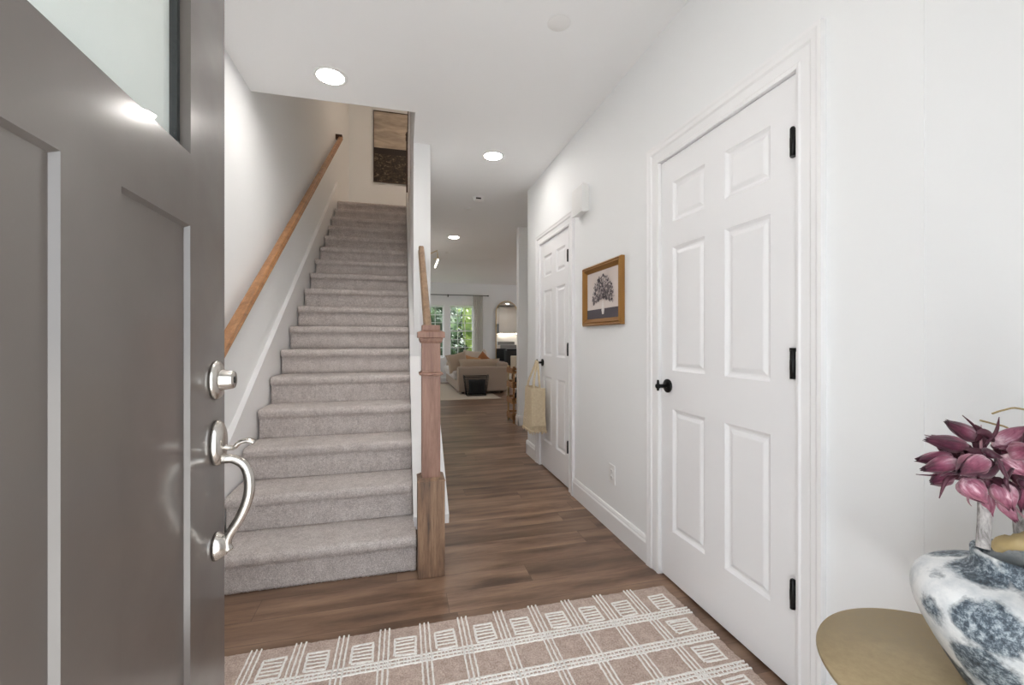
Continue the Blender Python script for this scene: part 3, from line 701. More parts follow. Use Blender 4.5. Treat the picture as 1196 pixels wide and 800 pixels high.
for i in range(470):
    a = rg.uniform(-.25, PI+.25); rad = rg.random()**.6*.145
    cx = .004+math.cos(a)*rad*1.0; cz = -.035+math.sin(a)*rad*1.02 + .01
    if abs(cx) > W_-.02 or abs(cz) > H_-.012: continue
    if rg.random() < .25 and rad > .06: continue
    leafq(cx, cz, rg.uniform(.007, .016), rg.uniform(.004, .010), rg.uniform(0, PI), rg.choice((0, 0, 1, 1, 2)))
for a in (.35, .8, 1.2, 1.7, 2.2, 2.8, .1):
    for k in range(10):
        rad = .03+.0135*k; leafq(.008+math.cos(a)*rad, -.04+math.sin(a)*rad, .008, .0016, a)
obj('painted_bouquet', bm, [plain('ink_dark', lin(66, 58, 62), .9), plain('ink_mid', lin(120, 108, 110), .9), plain('ink_light', lin(176, 166, 164), .9)], can)

# ------------------------------------------------------------------ straw bag on the second door's knob
bag = thing('straw_bag', 'natural straw tote bag with frayed hem hanging from the far white door', 'bag', (1.155, 3.70, .36))
bm = bmesh.new(); rg = random.Random(11)
def shell(w0, w1, d0, d1, h, n=10):
    rows = []
    for i in range(n+1):
        t_ = i/n; z = h*t_; w = w0+(w1-w0)*t_; d = d0+(d1-d0)*t_ + .006*math.sin(t_*9)
        ring = []
        for (sx, sy) in [(-1,-1),(-.33,-1.05),(.33,-1.05),(1,-1),(1.03,0),(1,1),(.33,1),(-.33,1),(-1,1),(-1.05,0)]:
            ring.append(bm.verts.new((sx*d/2, sy*w/2+rg.uniform(-.002, .002), z)))
        rows.append(ring)
    for a, b in zip(rows, rows[1:]):
        for k in range(10): bm.faces.new((a[k], a[(k+1) % 10], b[(k+1) % 10], b[k]))
    bm.faces.new(rows[0][::-1]); 
    return rows
rows = shell(.27, .30, .135, .075, .375)
bmesh.ops.recalc_face_normals(bm, faces=bm.faces); bo = obj('bag_body', bm, M['straw'], bag, smooth=False)
so = bo.modifiers.new('solid', 'SOLIDIFY'); so.thickness = .004
bm = bmesh.new()
for i in range(46):     # frayed hem all round
    s_ = i/46*4
    if s_ < 1: px, py = -.069+.138*s_, -.137
    elif s_ < 2: px, py = .069, -.137+.274*(s_-1)
    elif s_ < 3: px, py = .069-.138*(s_-2), .137
    else: px, py = -.071, .137-.274*(s_-3)
    L0 = rg.uniform(.018, .038); tube(bm, [(px, py, .012), (px+rg.uniform(-.005, .005), py+rg.uniform(-.005, .005), .012-L0*.6), (px+rg.uniform(-.01, .006), py+rg.uniform(-.01, .01), .012-L0)], [.006, .005, .002], 6)
obj('frayed_hem', bm, M['straw'], bag)
bm = bmesh.new()        # front flap folded over the camera-side gusset
box(bm, -.076, .054, -.158, -.149, .05, .382); obj('flap', bm, M['straw'], bag, bevel=.004)
bm = bmesh.new(); KY = 3.745-3.70; KX = 1.192-1.155
for dx in (-.028, .022):
    tube(bm, smooth_path([(dx, -.10, .33), (dx, -.08, .42), (KX+dx*.3, KY-.012, .585), (KX+dx*.3, KY, .608), (KX+dx*.3, KY+.012, .585), (dx, .09, .42), (dx, .10, .33)], 5), .010, 8)
obj('strap', bm, M['straw'], bag)

# ------------------------------------------------------------------ gold table, vase, flowers
tb = thing('gold_table', 'round brushed gold side table in the near right corner', 'side table', (.985, .528, 0))
bm = bmesh.new(); lathe(bm, [(0, .538), (.222, .538), (.232, .541), (.234, .545), (.232, .550), (0, .550)], 96, caps=False); obj('tabletop', bm, M['goldtop'], tb)
bm = bmesh.new(); lathe(bm, [(.028, .024), (.020, .10), (.018, .30), (.020, .48), (.040, .5375)], 32, caps=False); obj('pedestal', bm, M['goldtop'], tb)
bm = bmesh.new(); lathe(bm, [(0, .0135), (.148, .0135), (.150, .020), (.145, .024), (0, .025)], 64, caps=False); obj('base', bm, M['goldtop'], tb)
VX, VY, VZ = 1.03, .49, .5503
vase = thing('patterned_vase', 'wide-shouldered white vase mottled with blue-black patches on the gold table', 'vase', (VX, VY, VZ))
bm = bmesh.new()
vp = [(0, .0), (.066, .0), (.074, .006), (.090, .034), (.108, .070), (.126, .108), (.140, .142), (.1465, .172), (.1455, .196), (.137, .216), (.118, .230), (.095, .2375), (.078, .241), (.070, .246), (.067, .254), (.0655, .268), (.0665, .276), (.0665, .281), (.062, .284), (.057, .279), (.056, .255), (.060, .235), (.10, .215), (.13, .18), (.10, .08), (0, .03)]
vp = [(a, z*.885) for a, z in vp]
lathe(bm, vp, 72, caps=False); vo = obj('vase_body', bm, M['vase'], vase)
ss = vo.modifiers.new('sub', 'SUBSURF'); ss.levels = 1; ss.render_levels = 1

def bud_mesh(L, w, seed, open_=.0):
    """pointed pod of overlapping petals, base at origin, tip along +z"""
    r = random.Random(seed); bm = bmesh.new()
    for p in range(6):
        a0 = p*PI/3 + r.uniform(-.15, .15); tiltout = open_ + r.uniform(0, .05); ll = L*r.uniform(.9, 1.03)
        prev = None
        for i in range(9):
            t_ = i/8
            rad = w*3.57*(t_**.7)*((1-t_)**1.25)*.90 + .0012; wid = rad*.74 + .0006
            if i == 8: wid = .0006; rad = .001 + tiltout*L*.25
            z = ll*t_; row = []
            for s in (-1, -.5, 0, .5, 1):
                aa = a0 + s*(wid/max(rad, .003))*.85 if i < 8 else a0 + s*.05
                rr_ = rad*(1 + (.16 if s == 0 else .06 if abs(s) < .6 else -.10) + (.10*(p % 2))) + tiltout*L*t_*t_*.4
                row.append(bm.verts.new((rr_*math.cos(aa), rr_*math.sin(aa), z)))
            if prev:
                for k in range(4):
                    f = bm.faces.new((prev[k], prev[k+1], row[k+1], row[k])); f.smooth = True
            prev = row
    return bm
def orient(o, base, tip, roll=0):
    d = (Vector(tip)-Vector(base)); o.location = base; q = d.to_track_quat('Z', 'Y'); o.rotation_mode = 'QUATERNION'; o.rotation_quaternion = q @ Matrix.Rotation(roll, 3, 'Z').to_quaternion()
# view helper for laying out the bouquet around its real centre
th = math.atan(128/500); FWD = Vector((math.sin(th), math.cos(th), 0)); RT = Vector((math.cos(th), -math.sin(th), 0)); CAMZ = Vector((0, 0, 1.17))
def at(u, v, d): return CAMZ + FWD*d + RT*((u-598)/500*d) + Vector((0, 0, -(v-396)/500*d))
petmats = [M['petal'], M['petal'], M['petal'], M['petald']]
def flower_stem(label, base, head, buds, curls, seed):
    root = thing('dried_flower', label, 'flower', base)
    inv = Vector(base)
    bm = bmesh.new(); b = Vector(base); hd = Vector(head)
    mid = b.lerp(hd, .5)+Vector((.006, .0, .004)); tube(bm, [p-inv for p in smooth_path([b, mid, hd], 8)], [.0085]*17, 12); obj('stem', bm, M['bark'], root)
    r = random.Random(seed)
    # woody heart where the bud stalks meet
    for i, (bs, tp, w, mi, op) in enumerate(buds):
        bs, tp = Vector(bs), Vector(tp); L = (tp-bs).length
        o = obj('bud', bud_mesh(L, w*.86, seed*50+i, op), petmats[mi], root); orient(o, bs-inv, tp-inv, r.random()*3)
        bm = bmesh.new(); md = bs.lerp(hd, .5)+Vector((0, 0, -.006)); tube(bm, [p-inv for p in smooth_path([hd, md, bs+(tp-bs)*.06], 5)], [.004]*10+[.006], 8); obj('stalk', bm, M['petald'], root)
    for i in range(12):      # smaller half-open buds and thin dry bracts filling the head
        d_ = Vector((r.uniform(-1, 1), r.uniform(-1, .5), r.uniform(-.8, .7))).normalized()
        bs = hd + d_*r.uniform(.024, .044); L = r.uniform(.030, .042)
        if i < 7:
            o = obj('bud', bud_mesh(L, r.uniform(.006, .009), seed*90+i, .05), petmats[(0, 3, 0, 2)[i % 4]], root); orient(o, bs-inv, bs+d_*L-inv, r.random()*3)
        else:
            e_ = d_.cross(Vector((0, 0, 1))).normalized()*r.uniform(-.02, .02)
            bm = bmesh.new(); P = smooth_path([bs-inv, bs+d_*L*.7+e_-inv, bs+d_*L*1.25+e_*2.2+Vector((0, 0, r.uniform(-.012, .012)))-inv], 4)
            tube(bm, P, [max(.0005, .0026*(1-k/len(P))) for k in range(len(P))], 6); obj('bract', bm, M['petall'] if i % 2 else M['petald'], root)
    for i, (p0, p1, p2, w, mi) in enumerate(curls):
        P = smooth_path([Vector(p0)-inv, Vector(p1)-inv, Vector(p2)-inv], 5); bm = bmesh.new()
        tube(bm, P, [max(.0006, w*math.sin(PI*(.12+.86*k/(len(P)-1)))) for k in range(len(P))], 8); obj('bract', bm, petmats[mi], root)
D0 = .70
h1 = at(1158, 545, .70); h2 = at(1204, 548, .74)
B1 = [  # (base px, tip px, depths) laid out around the first head
 ((1140, 513, .71), (1104, 492, .70), .012, 2, .02), ((1131, 523, .69), (1079, 512, .68), .0125, 0, .03), ((1113, 534, .69), (1069, 537, .69), .012, 0, .03),
 ((1118, 538, .67), (1077, 549, .66), .012, 0, .02), ((1111, 556, .68), (1086, 564, .66), .011, 0, .0), ((1149, 537, .645), (1118, 553, .625), .0165, 0, .0),
 ((1124, 558, .64), (1153, 588, .625), .017, 0, .03), ((1164, 562, .65), (1182, 597, .635), .0155, 0, .03), ((1138, 528, .74), (1100, 520, .78), .013, 3, .0),
 ((1150, 520, .72), (1128, 496, .78), .011, 3, .0), ((1160, 560, .72), (1140, 580, .76), .015, 3, .0), ((1150, 535, .68), (1126, 527, .65), .012, 3, .0)]
B2 = [
 ((1167, 533, .66), (1203, 556, .63), .016, 0, .03), ((1160, 522, .69), (1206, 497, .68), .016, 2, .03), ((1185, 520, .68), (1225, 500, .68), .016, 0, .03),
 ((1190, 556, .66), (1222, 588, .65), .015, 0, .03), ((1200, 560, .66), (1196, 600, .64), .014, 0, .03), ((1210, 540, .70), (1250, 545, .72), .015, 0, .03),
 ((1200, 525, .74), (1215, 490, .80), .014, 3, .0), ((1185, 530, .64), (1206, 522, .60), .014, 0, .0), ((1178, 548, .70), (1170, 520, .78), .014, 3, .0), ((1186, 545, .66), (1198, 572, .64), .011, 3, 0)]
px = lambda q: tuple(at(*q))
C1 = [((1145, 514, .70), (1140, 500, .69), (1124, 485, .69), .0022, 3), ((1140, 516, .69), (1147, 505, .68), (1139, 496, .68), .004, 3), ((1150, 520, .67), (1163, 505, .67), (1167, 487, .68), .0025, 3),
 ((1120, 555, .66), (1106, 560, .65), (1097, 582, .65), .003, 3), ((1112, 552, .67), (1090, 555, .67), (1070, 554, .67), .0014, 3), ((1128, 560, .64), (1123, 572, .64), (1121, 576, .64), .002, 3),
 ((1150, 530, .65), (1145, 545, .64), (1149, 551, .63), .003, 2), ((1165, 535, .63), (1172, 550, .62), (1178, 560, .62), .003, 2), ((1170, 540, .64), (1155, 555, .63), (1142, 556, .62), .0045, 2),
 ((1120, 553, .65), (1108, 553, .64), (1098, 556, .64), .003, 2), ((1150, 525, .67), (1156, 530, .65), (1171, 535, .64), .007, 2), ((1130, 523, .71), (1100, 512, .72), (1088, 508, .72), .003, 3),
 ((1144, 540, .70), (1122, 545, .70), (1112, 552, .68), .006, 2), ((1158, 560, .65), (1150, 556, .64), (1140, 560, .63), .004, 3), ((1150, 530, .69), (1135, 532, .67), (1122, 536, .66), .005, 3), ((1160, 515, .68), (1150, 505, .67), (1140, 506, .67), .006, 3)]
C2 = [((1185, 545, .64), (1175, 560, .63), (1180, 575, .63), .003, 2), ((1190, 535, .66), (1200, 515, .66), (1196, 505, .66), .006, 2), ((1178, 562, .66), (1190, 575, .65), (1186, 590, .65), .004, 2), ((1190, 560, .64), (1196, 566, .63), (1204, 575, .63), .005, 2), ((1175, 530, .70), (1180, 540, .68), (1195, 545, .66), .009, 3), ((1175, 545, .70), (1185, 555, .68), (1196, 560, .67), .009, 3)]
conv = lambda L: [(px(b), px(t), w, mi, op) for b, t, w, mi, op in L]
convc = lambda L: [(px(a), px(b), px(c_), w, mi) for a, b, c_, w, mi in L]
flower_stem('left burgundy dried flower head on a grey stem in the patterned vase', px((1148, 640, .69)), tuple(at(1146, 552, .70)), conv(B1), convc(C1), 1)
flower_stem('right burgundy dried flower head on a grey stem, cut by the photo edge', px((1193, 640, .72)), tuple(at(1180, 552, .72)), conv(B2), convc(C2), 2)
bm = bmesh.new(); tube(bm, smooth_path([px((1163, 642, .72)), px((1172, 634, .70)), px((1188, 634, .68)), px((1204, 630, .68)), px((1222, 636, .70))], 5), [.004, .006, .009, .010, .010, .011, .011, .012, .011, .011, .012, .013, .012, .011, .012, .013, .012, .010, .008, .006, .003], 10)
t = obj('dried_leaf', bm, M['driftgold'], smooth=True); tag(t, 'golden dried pod lying across the mouth of the patterned vase', 'dried plant')
bm = bmesh.new(); tube(bm, smooth_path([px((1145, 491, .76)), px((1160, 495, .76)), px((1180, 502, .75)), px((1200, 530, .73)), px((1203, 640, .72))], 5), .0016, 8)
t = obj('dried_twig', bm, M['driftgold']); tag(t, 'lower thin golden twig sticking out behind the burgundy flowers', 'dried plant')
bm = bmesh.new(); tube(bm, smooth_path([px((1159, 483, .74)), px((1172, 479, .74)), px((1190, 477, .74)), px((1225, 490, .74)), px((1240, 540, .74)), px((1212, 640, .74))], 5), .0016, 8)
t = obj('dried_twig', bm, M['driftgold']); tag(t, 'upper arching golden twig above the burgundy flowers', 'dried plant')

# ------------------------------------------------------------------ living room
w = thing('window_1', 'pair of white double-hung windows with grids in the far room', None, ((WX0+WX1)/2, FY, 0), kind='structure')
cx = (WX0+WX1)/2
def win_unit(x0, x1, z0, z1, zm, cols, name='sash'):
    for (a, b, yo) in ((z0, zm+.015, .06), (zm-.015, z1, .10)):
        bm = bmesh.new(); ringframe(bm, x0-cx, x1-cx, a, b, .03, yo, yo+.03)
        X0, X1 = x0+.03-cx, x1-.03-cx
        for i in range(1, cols): xx = X0+(X1-X0)*i/cols; box(bm, xx-.008, xx+.008, yo+.006, yo+.022, a+.03, b-.03)
        for i in range(1, 3): zz = a+.03+(b-a-.06)*i/3; box(bm, X0, X1, yo+.007, yo+.021, zz-.008, zz+.008)
        s_ = obj('sash', bm, M['trim'], w)
        obj('glass_pane', B((X0, X1, yo+.012, yo+.016, a+.03, b-.03)), M['pane'], s_)
win_unit(1.25, 1.90, .69, 2.07, 1.39, 3); win_unit(.44, 1.09, .69, 2.07, 1.39, 3)
bm = bmesh.new()
ringframe(bm, WX0-cx, WX1-cx, WZ0, WZ1, .02, .0, .15); box(bm, 1.09-cx, 1.25-cx, -.018, .15, WZ0+.02, WZ1-.02)
box(bm, WX0-.09-cx, WX0-cx, -.02, .0, WZ0-.1, WZ1+.10); box(bm, WX1-cx, WX1+.09-cx, -.02, 0, WZ0-.1, WZ1+.10); box(bm, WX0-cx, WX1-cx, -.02, 0, WZ1, WZ1+.10); box(bm, WX0-.12-cx, WX1+.12-cx, -.05, .0, WZ0-.03, WZ0)
box(bm, WX0-cx, WX1-cx, -.018, 0, WZ0-.1, WZ0-.03)
obj('window_frame', bm, M['trim'], w)
for nm, x_, y0, y1 in (('fill_window_left', -3.69, 8.8, 10.6), ('fill_window_right', 6.36, 8.2, 10.2)):  # unseen side windows added to let in more daylight
    q = thing(nm, 'added unseen window in a side wall of the far room', None, (x_, (y0+y1)/2, 0), kind='structure'); bm = bmesh.new(); hw = (y1-y0)/2
    box(bm, -.03, .03, -hw, -hw+.06, .7, 2.1); box(bm, -.03, .03, hw-.06, hw, .7, 2.1); box(bm, -.03, .03, -hw, hw, .7, .76); box(bm, -.03, .03, -hw, hw, 2.04, 2.1); box(bm, -.03, .03, -.03, .03, .7, 2.1); box(bm, -.02, .02, -hw, hw, 1.38, 1.42); obj('window_frame', bm, M['trim'], q)
rod = thing('curtain_rod', 'thin black curtain rod above the far windows', 'curtain rod', (1.17, FY-.09, 2.362))
bm = bmesh.new(); tube(bm, [(-1.12, 0, 0), (1.12, 0, 0)], .009, 10); obj('rod', bm, M['black'], rod)
for s in (-1.12, 1.12):
    bm = bmesh.new(); lathe(bm, [(0, -.02), (.018, -.012), (.024, 0), (.018, .012), (0, .02)], 14, (s, 0, 0), caps=False); obj('finial', bm, M['black'], rod)
for s in (-1.0, .03, .96):
    bm = bmesh.new(); tube(bm, [(s, .088, -.02), (s, 0, -.02), (s, 0, 0)], .008, 8); box(bm, s-.012, s+.012, .078, .09, -.05, .02); obj('bracket', bm, M['black'], rod)
def curtain(xc, wd, label):
    bm = bmesh.new(); cols_, rws = 60, 14; gr_ = []
    for i in range(cols_+1):
        c_ = []
        for j in range(rws+1):
            z = .03+2.35*j/rws; s = i/cols_
            fl_ = .025+.015*(1-j/rws); c_.append(bm.verts.new(((s-.5)*wd*(1+.10*(1-j/rws)), fl_*math.sin(s*PI*2*6+math.sin(j*.4)), z)))
        gr_.append(c_)
    for a, b in zip(gr_, gr_[1:]):
        for j in range(rws):
            f = bm.faces.new((a[j], b[j], b[j+1], a[j+1])); f.smooth = True
    o = obj('curtain', bm, M['sheer']); o.location = (xc, FY-.09, 0)
    so = o.modifiers.new('s', 'SOLIDIFY'); so.thickness = .0015
    tag(o, label, 'curtain')
curtain(2.01, .27, 'sheer white curtain hanging at the right of the far window')
# arched mirror
mr = thing('arched_mirror', 'tall arched mirror with thin gold frame leaning against the far wall, reflecting the kitchen', 'mirror', (2.83, FY-.02, .0))
def arch(hw, z0, zt, n=24): return [(-hw, z0)]+[(hw, z0)]+[(hw*math.cos(PI*k/n), zt-hw+hw*math.sin(PI*k/n)) for k in range(n+1)]
bm = bmesh.new(); extrude_profile(bm, arch(.30, .04, 2.22), 'y', -.022, -.012); obj('mirror_glass', bm, M['mirror'], mr)
bm = bmesh.new(); outer = arch(.315, .02, 2.235); inner = arch(.297, .04, 2.217)
Lo = [[bm.verts.new((p[0], y_, p[1])) for p in L] for y_ in (-.034, 0) for L in (outer, inner)]
n = len(outer)
for a, b in ((0, 1), (1, 3), (3, 2), (2, 0)):
    for k in range(n): bm.faces.new((Lo[a][k], Lo[a][(k+1) % n], Lo[b][(k+1) % n], Lo[b][k]))
bmesh.ops.recalc_face_normals(bm, faces=bm.faces); obj('frame', bm, M['goldlt'], mr)

# sofa (faces left, its arm toward us)
SFY = 8.95
so_ = thing('sofa', 'beige upholstered sofa seen from its side arm in the far room', 'sofa', (1.65, 10.0, 0))
def sbox(name, x0, x1, y0, y1, z0, z1, m, bev=.04): return obj(name, B((x0-1.65, x1-1.65, y0-10, y1-10, z0, z1)), m, so_, bevel=bev, seg=4)
sbox('base', 1.13, 2.18, 9.03, 11.35, .05, .30, M['sofa'], .03)
sbox('arm', 1.12, 2.20, SFY, 9.14, .045, .575, M['sofa'], .04); sbox('arm', 1.12, 2.20, 11.24, 11.42, .045, .575, M['sofa'], .04)
sbox('backrest', 2.0, 2.23, 9.0, 11.38, .05, .66, M['sofa'], .05)
sbox('seat_cushion', 1.05, 2.0, 9.145, 10.19, .29, .48, M['seatc'], .06); sbox('seat_cushion', 1.05, 2.0, 10.20, 11.235, .29, .48, M['seatc'], .06)
for (a, b) in ((1.25, 9.1), (2.1, 9.1), (1.25, 11.25), (2.1, 11.25)):
    sbox('foot', a-.03, a+.03, b-.03, b+.03, .0005, .052, M['darkwood'], .005)
def pillow(name, label, cat, c, s, rot, m, group=None):
    bm = bmesh.new(); n = 16; grid = []
    for side in (1, -1):
        g_ = []
        for i in range(n+1):
            r_ = []
            for j in range(n+1):
                u_, v_ = i/n*2-1, j/n*2-1; b_ = max(0, (1-u_**4)*(1-v_**4))**.55
                pin = 1-.10*(1-b_)*(1-abs(u_*v_))
                r_.append(bm.verts.new((u_*s[0]/2*pin, side*b_*s[1]/2, v_*s[2]/2*pin)))
            g_.append(r_)
        for i in range(n):
            for j in range(n):
                f = bm.faces.new((g_[i][j], g_[i+1][j], g_[i+1][j+1], g_[i][j+1])); f.smooth = True
    bmesh.ops.remove_doubles(bm, verts=bm.verts, dist=1e-5); bmesh.ops.recalc_face_normals(bm, faces=bm.faces)
    o = obj(name, bm, m, smooth=True); o.location = c; o.rotation_euler = rot; tag(o, label, cat, group); return o
pillow('cushion', 'long sand-coloured bolster lying behind the sofa arm', 'cushion', (1.63, 9.27, .605), (.92, .22, .27), (0, 0, 0), M['sand'])
pillow('cushion', 'square beige cushion standing at the left corner of the sofa', 'cushion', (1.17, 9.40, .655), (.46, .16, .42), (-.12, -.20, .15), M['sand'])
pillow('cushion', 'rust cushion poking up at the middle of the sofa', 'cushion', (1.78, 9.62, .645), (.36, .12, .36), (0, .75, .1), M['rust'])
pillow('cushion', 'pale cushion behind the rust cushion', 'cushion', (1.60, 9.88, .68), (.52, .15, .44), (0, .1, .1), M['paleC'])
pillow('cushion', 'small amber cushion beside the rust one', 'cushion', (1.48, 9.56, .61), (.42, .12, .36), (0, .25, 0), plain('amber_cushion', lin(196, 150, 104), .9))
pillow('cushion', 'pale cushion leaning on the sofa back at the right', 'cushion', (1.93, 10.3, .70), (.50, .14, .46), (0, 0, 1.4), M['paleC'])
# wire basket
bk = thing('wire_basket', 'black wire basket holding dark folded things, in front of the sofa', 'basket', (1.475, 8.78, .008))
bm = bmesh.new(); W0, W1, dp0, dp1, hh = .195, .245, .12, .15, .385
def lp(w_, d_, z, r_): tube(bm, [(-w_, -d_, z), (w_, -d_, z), (w_, d_, z), (-w_, d_, z), (-w_, -d_, z)], r_, 6)
for i in range(8):
    t_ = i/7; lp(W0+(W1-W0)*t_, dp0+(dp1-dp0)*t_, .006+hh*t_-.0, .007 if i in (0, 7) else .0025)
for i in range(15):
    s = -1+2*i/14
    for sg in (-1, 1): tube(bm, [(s*W0, sg*dp0, .006), (s*W1, sg*dp1, hh)], .0026, 6)
for i in range(7):
    s = -1+2*i/6
    for sg in (-1, 1): tube(bm, [(sg*W0, s*dp0, .006), (sg*W1, s*dp1, hh)], .0026, 6)
obj('wire_frame', bm, M['black'], bk)
for s in (-1, 1):
    bm = bmesh.new(); tube(bm, smooth_path([(s*W1, -.06, hh), (s*(W1+.012), -.04, hh+.03), (s*(W1+.012), .04, hh+.03), (s*W1, .06, hh)], 4), .007, 8); obj('handle', bm, M['black'], bk)
pillow('folded_blanket', 'dark folded blanket inside the black wire basket', 'blanket', (1.50, 8.78, .175), (.36, .20, .32), (0, 0, 0), plain('dark_knit', (.02, .02, .022), .95))
t = obj('living_rug', B((-1.6, 1.87, 8.22, 11.2, .0005, .007)), plain('cream_rug', lin(196, 184, 168), 1, 0, (150, .6, .003)), bevel=.002); tag(t, 'flat cream rug under the sofa in the far room', 'rug')
for o in list(so_.children): pass
so_.location.z = .007; bk.location.z = .0075

# dark dining chair and pale table near the mirror
ch = thing('dining_chair', 'black rounded dining chair beside the arched mirror', 'chair', (2.78, 10.75, 0), .5)
bm = bmesh.new(); lathe(bm, [(0, .43), (.20, .43), (.225, .45), (.22, .48), (0, .485)], 28, caps=False); obj('seat', bm, M['screen'], ch)
bm = bmesh.new(); rws = []
for i in range(17):
    a = -PI*.08+PI*1.16*i/16; rws.append([bm.verts.new(((.225+o)*math.cos(a), (.215+o)*math.sin(a)*-1, z)) for (o, z) in ((0, .50), (.02, .88), (.045, .88), (.025, .50))])
for a, b in zip(rws, rws[1:]):
    for k in range(4): bm.faces.new((a[k], a[(k+1) % 4], b[(k+1) % 4], b[k]))
bm.faces.new(rws[0]); bm.faces.new(rws[-1][::-1]); bmesh.ops.recalc_face_normals(bm, faces=bm.faces); obj('backrest', bm, plain('black_leather', (.018, .018, .018), .5), ch, bevel=.006)
for sx in (-1, 1):
    for sy in (-1, 1):
        bm = bmesh.new(); tube(bm, [(sx*.13, sy*.13, .44), (sx*.19, sy*.19, .001)], [.014, .009], 10); obj('leg', bm, M['black'], ch)
        
dt = thing('dining_table', 'pale-topped dining table at the right of the arched mirror', 'table', (3.62, 10.7, 0))
obj('tabletop', B((-.55, .55, -.45, .45, .73, .76)), M['stone'], dt, bevel=.01)
for sx in (-1, 1):
    for sy in (-1, 1):
        bm = bmesh.new(); tube(bm, [(sx*.45, sy*.36, .73), (sx*.49, sy*.40, .001)], [.025, .016], 10); obj('leg', bm, M['rackwood'], dt)

# wooden tiered rack beyond the wall end
rk = thing('wooden_rack', 'light wooden tiered rack with slatted bins behind the hall wall end', 'shelf', (1.70, 5.90, 0))
for sx in (-.205, .205):
    for sy in (-.16, .16):
        bm = bmesh.new(); box(bm, sx-.012, sx+.012, sy-.012, sy+.012, .0005, .79); obj('upright', bm, M['goldlt'] if sy > 0 else M['rackwood'], rk)
for z in (.05, .27, .49, .69):
    bm = bmesh.new(); box(bm, -.20, .20, -.15, .15, z, z+.012)
    for k in range(2): box(bm, -.215, .215, -.172, -.160, z+.005+k*.045, z+.038+k*.045); box(bm, -.215, .215, .160, .172, z+.005+k*.045, z+.038+k*.045)
    box(bm, -.229, -.217, -.16, .16, z, z+.075); box(bm, .217, .229, -.16, .16, z, z+.075); obj('bin', bm, M['rackwood'], rk)
rg = random.Random(9)
for z in (.27, .49):
    for k in range(3):
        b = bmesh.new(); lathe(b, [(0, 0), (.037, .001), (.038, .09), (.030, .115), (.013, .135), (.013, .165), (0, .166)], 16, caps=False)
        o = obj('bottle', b, M['screen']); o.location = (1.70-.13+.13*k, 5.86, z+.0125); tag(o, 'dark bottle standing in a bin of the wooden rack', 'bottle', 'dark bottles in the wooden rack')
t = obj('storage_box', B((-.18, .18, -.13, .13, 0, .225)), plain('cream_box', lin(212, 200, 178), .8), bevel=.008); t.location = (1.70, 5.90, .80-.098+.0005); tag(t, 'cream storage box on top of the wooden rack', 'box')
# chandelier
cl = thing('chandelier', 'brass chandelier arm with a glowing glass tube, over the far room', 'chandelier', (.10, 7.15, CEIL))
bm = bmesh.new(); lathe(bm, [(0, -.0005), (.07, -.0005), (.065, -.02), (0, -.022)], 24, caps=False); obj('canopy', bm, M['goldlt'], cl)
bm = bmesh.new(); tube(bm, [(0, 0, -.02), (0, 0, -.30)], .008, 10); obj('stem', bm, M['goldlt'], cl)
for k in range(5):
    a = 2*PI*k/5+.05; dx, dy = math.cos(a), math.sin(a)
    bm = bmesh.new(); tube(bm, [(0, 0, -.28), (dx*.24, dy*.24, -.16), (dx*.46, dy*.46, -.055), (dx*.465, dy*.465, -.12), (dx*.47, dy*.47, -.19)], .006, 8); tube(bm, [(dx*.40, dy*.40, -.20), (dx*.50, dy*.50, -.185)], .005, 8); ar = obj('arm', bm, M['goldlt'], cl)
    bm = bmesh.new(); tube(bm, [(dx*.475, dy*.475, -.20), (dx*.42, dy*.42, -.34)], .013, 10); obj('tube_lamp', bm, M['tubelamp'], ar)

# ------------------------------------------------------------------ kitchen (seen in the mirror)
KY0 = 4.21
for i, (x0, x1) in enumerate(((3.0, 3.6), (3.6, 4.2), (5.0, 5.6), (5.6, 6.2))):
    q = thing('base_cabinet', None, 'cabinet', ((x0+x1)/2, KY0, 0)); hw = (x1-x0)/2
    q['label'] = ('white base cabinet leftmost of the kitchen wall', 'white base cabinet just left of the range', 'white base cabinet just right of the range', 'white base cabinet rightmost of the kitchen wall')[3-i]
    obj('body', B((-hw, hw, .001, .60, .0005, .875)), M['cab'], q)
    for s in (-1, 1):
        dd = obj('cabinet_door', B((min(0, s*hw)+.004, max(0, s*hw)-.004, .6005, .62, .10, .87)), M['cab'], q, bevel=.003)
        obj('handle', B((s*.05-.006, s*.05+.006, .6205, .65, .70, .82)), M['black'], dd)
t = obj('countertop', B((3.0, 4.2, KY0+.001, KY0+.64, .8755, .915)), M['stone'], bevel=.004); tag(t, 'white countertop on the microwave side of the kitchen range', 'countertop')
t = obj('countertop', B((5.0, 6.2, KY0+.001, KY0+.64, .8755, .915)), M['stone'], bevel=.004); tag(t, 'white countertop on the far side of the kitchen range', 'countertop')
for i, (x0, x1) in enumerate(((3.0, 3.4), (4.2, 5.0), (5.0, 5.6), (5.6, 6.2))):
    q = thing('wall_cabinet', None, 'cabinet', ((x0+x1)/2, KY0, 0)); hw = (x1-x0)/2
    q['label'] = ('tall white wall cabinet at the end of the kitchen wall', 'tall white wall cabinet second from the end of the kitchen wall', 'white wall cabinet directly beside the microwave', 'short white wall cabinet past the microwave')[3-i]
    obj('body', B((-hw, hw, .001, .33, 1.42, 2.56)), M['cab'], q); obj('crown', B((-hw, hw, .001, .37, 2.5605, 2.62)), M['cab'], q)
    for s in (-1, 1): obj('cabinet_door', B((min(0, s*hw)+.004, max(0, s*hw)-.004, .3305, .35, 1.425, 2.555)), M['cab'], q, bevel=.003)
    l_ = obj('under_cabinet_strip', B((-hw+.05, hw-.05, .10, .13, 1.41, 1.4195)), M['ledstrip'], q)
rg_ = thing('range', 'stainless kitchen range between the base cabinets', 'range', (4.6, KY0, 0))
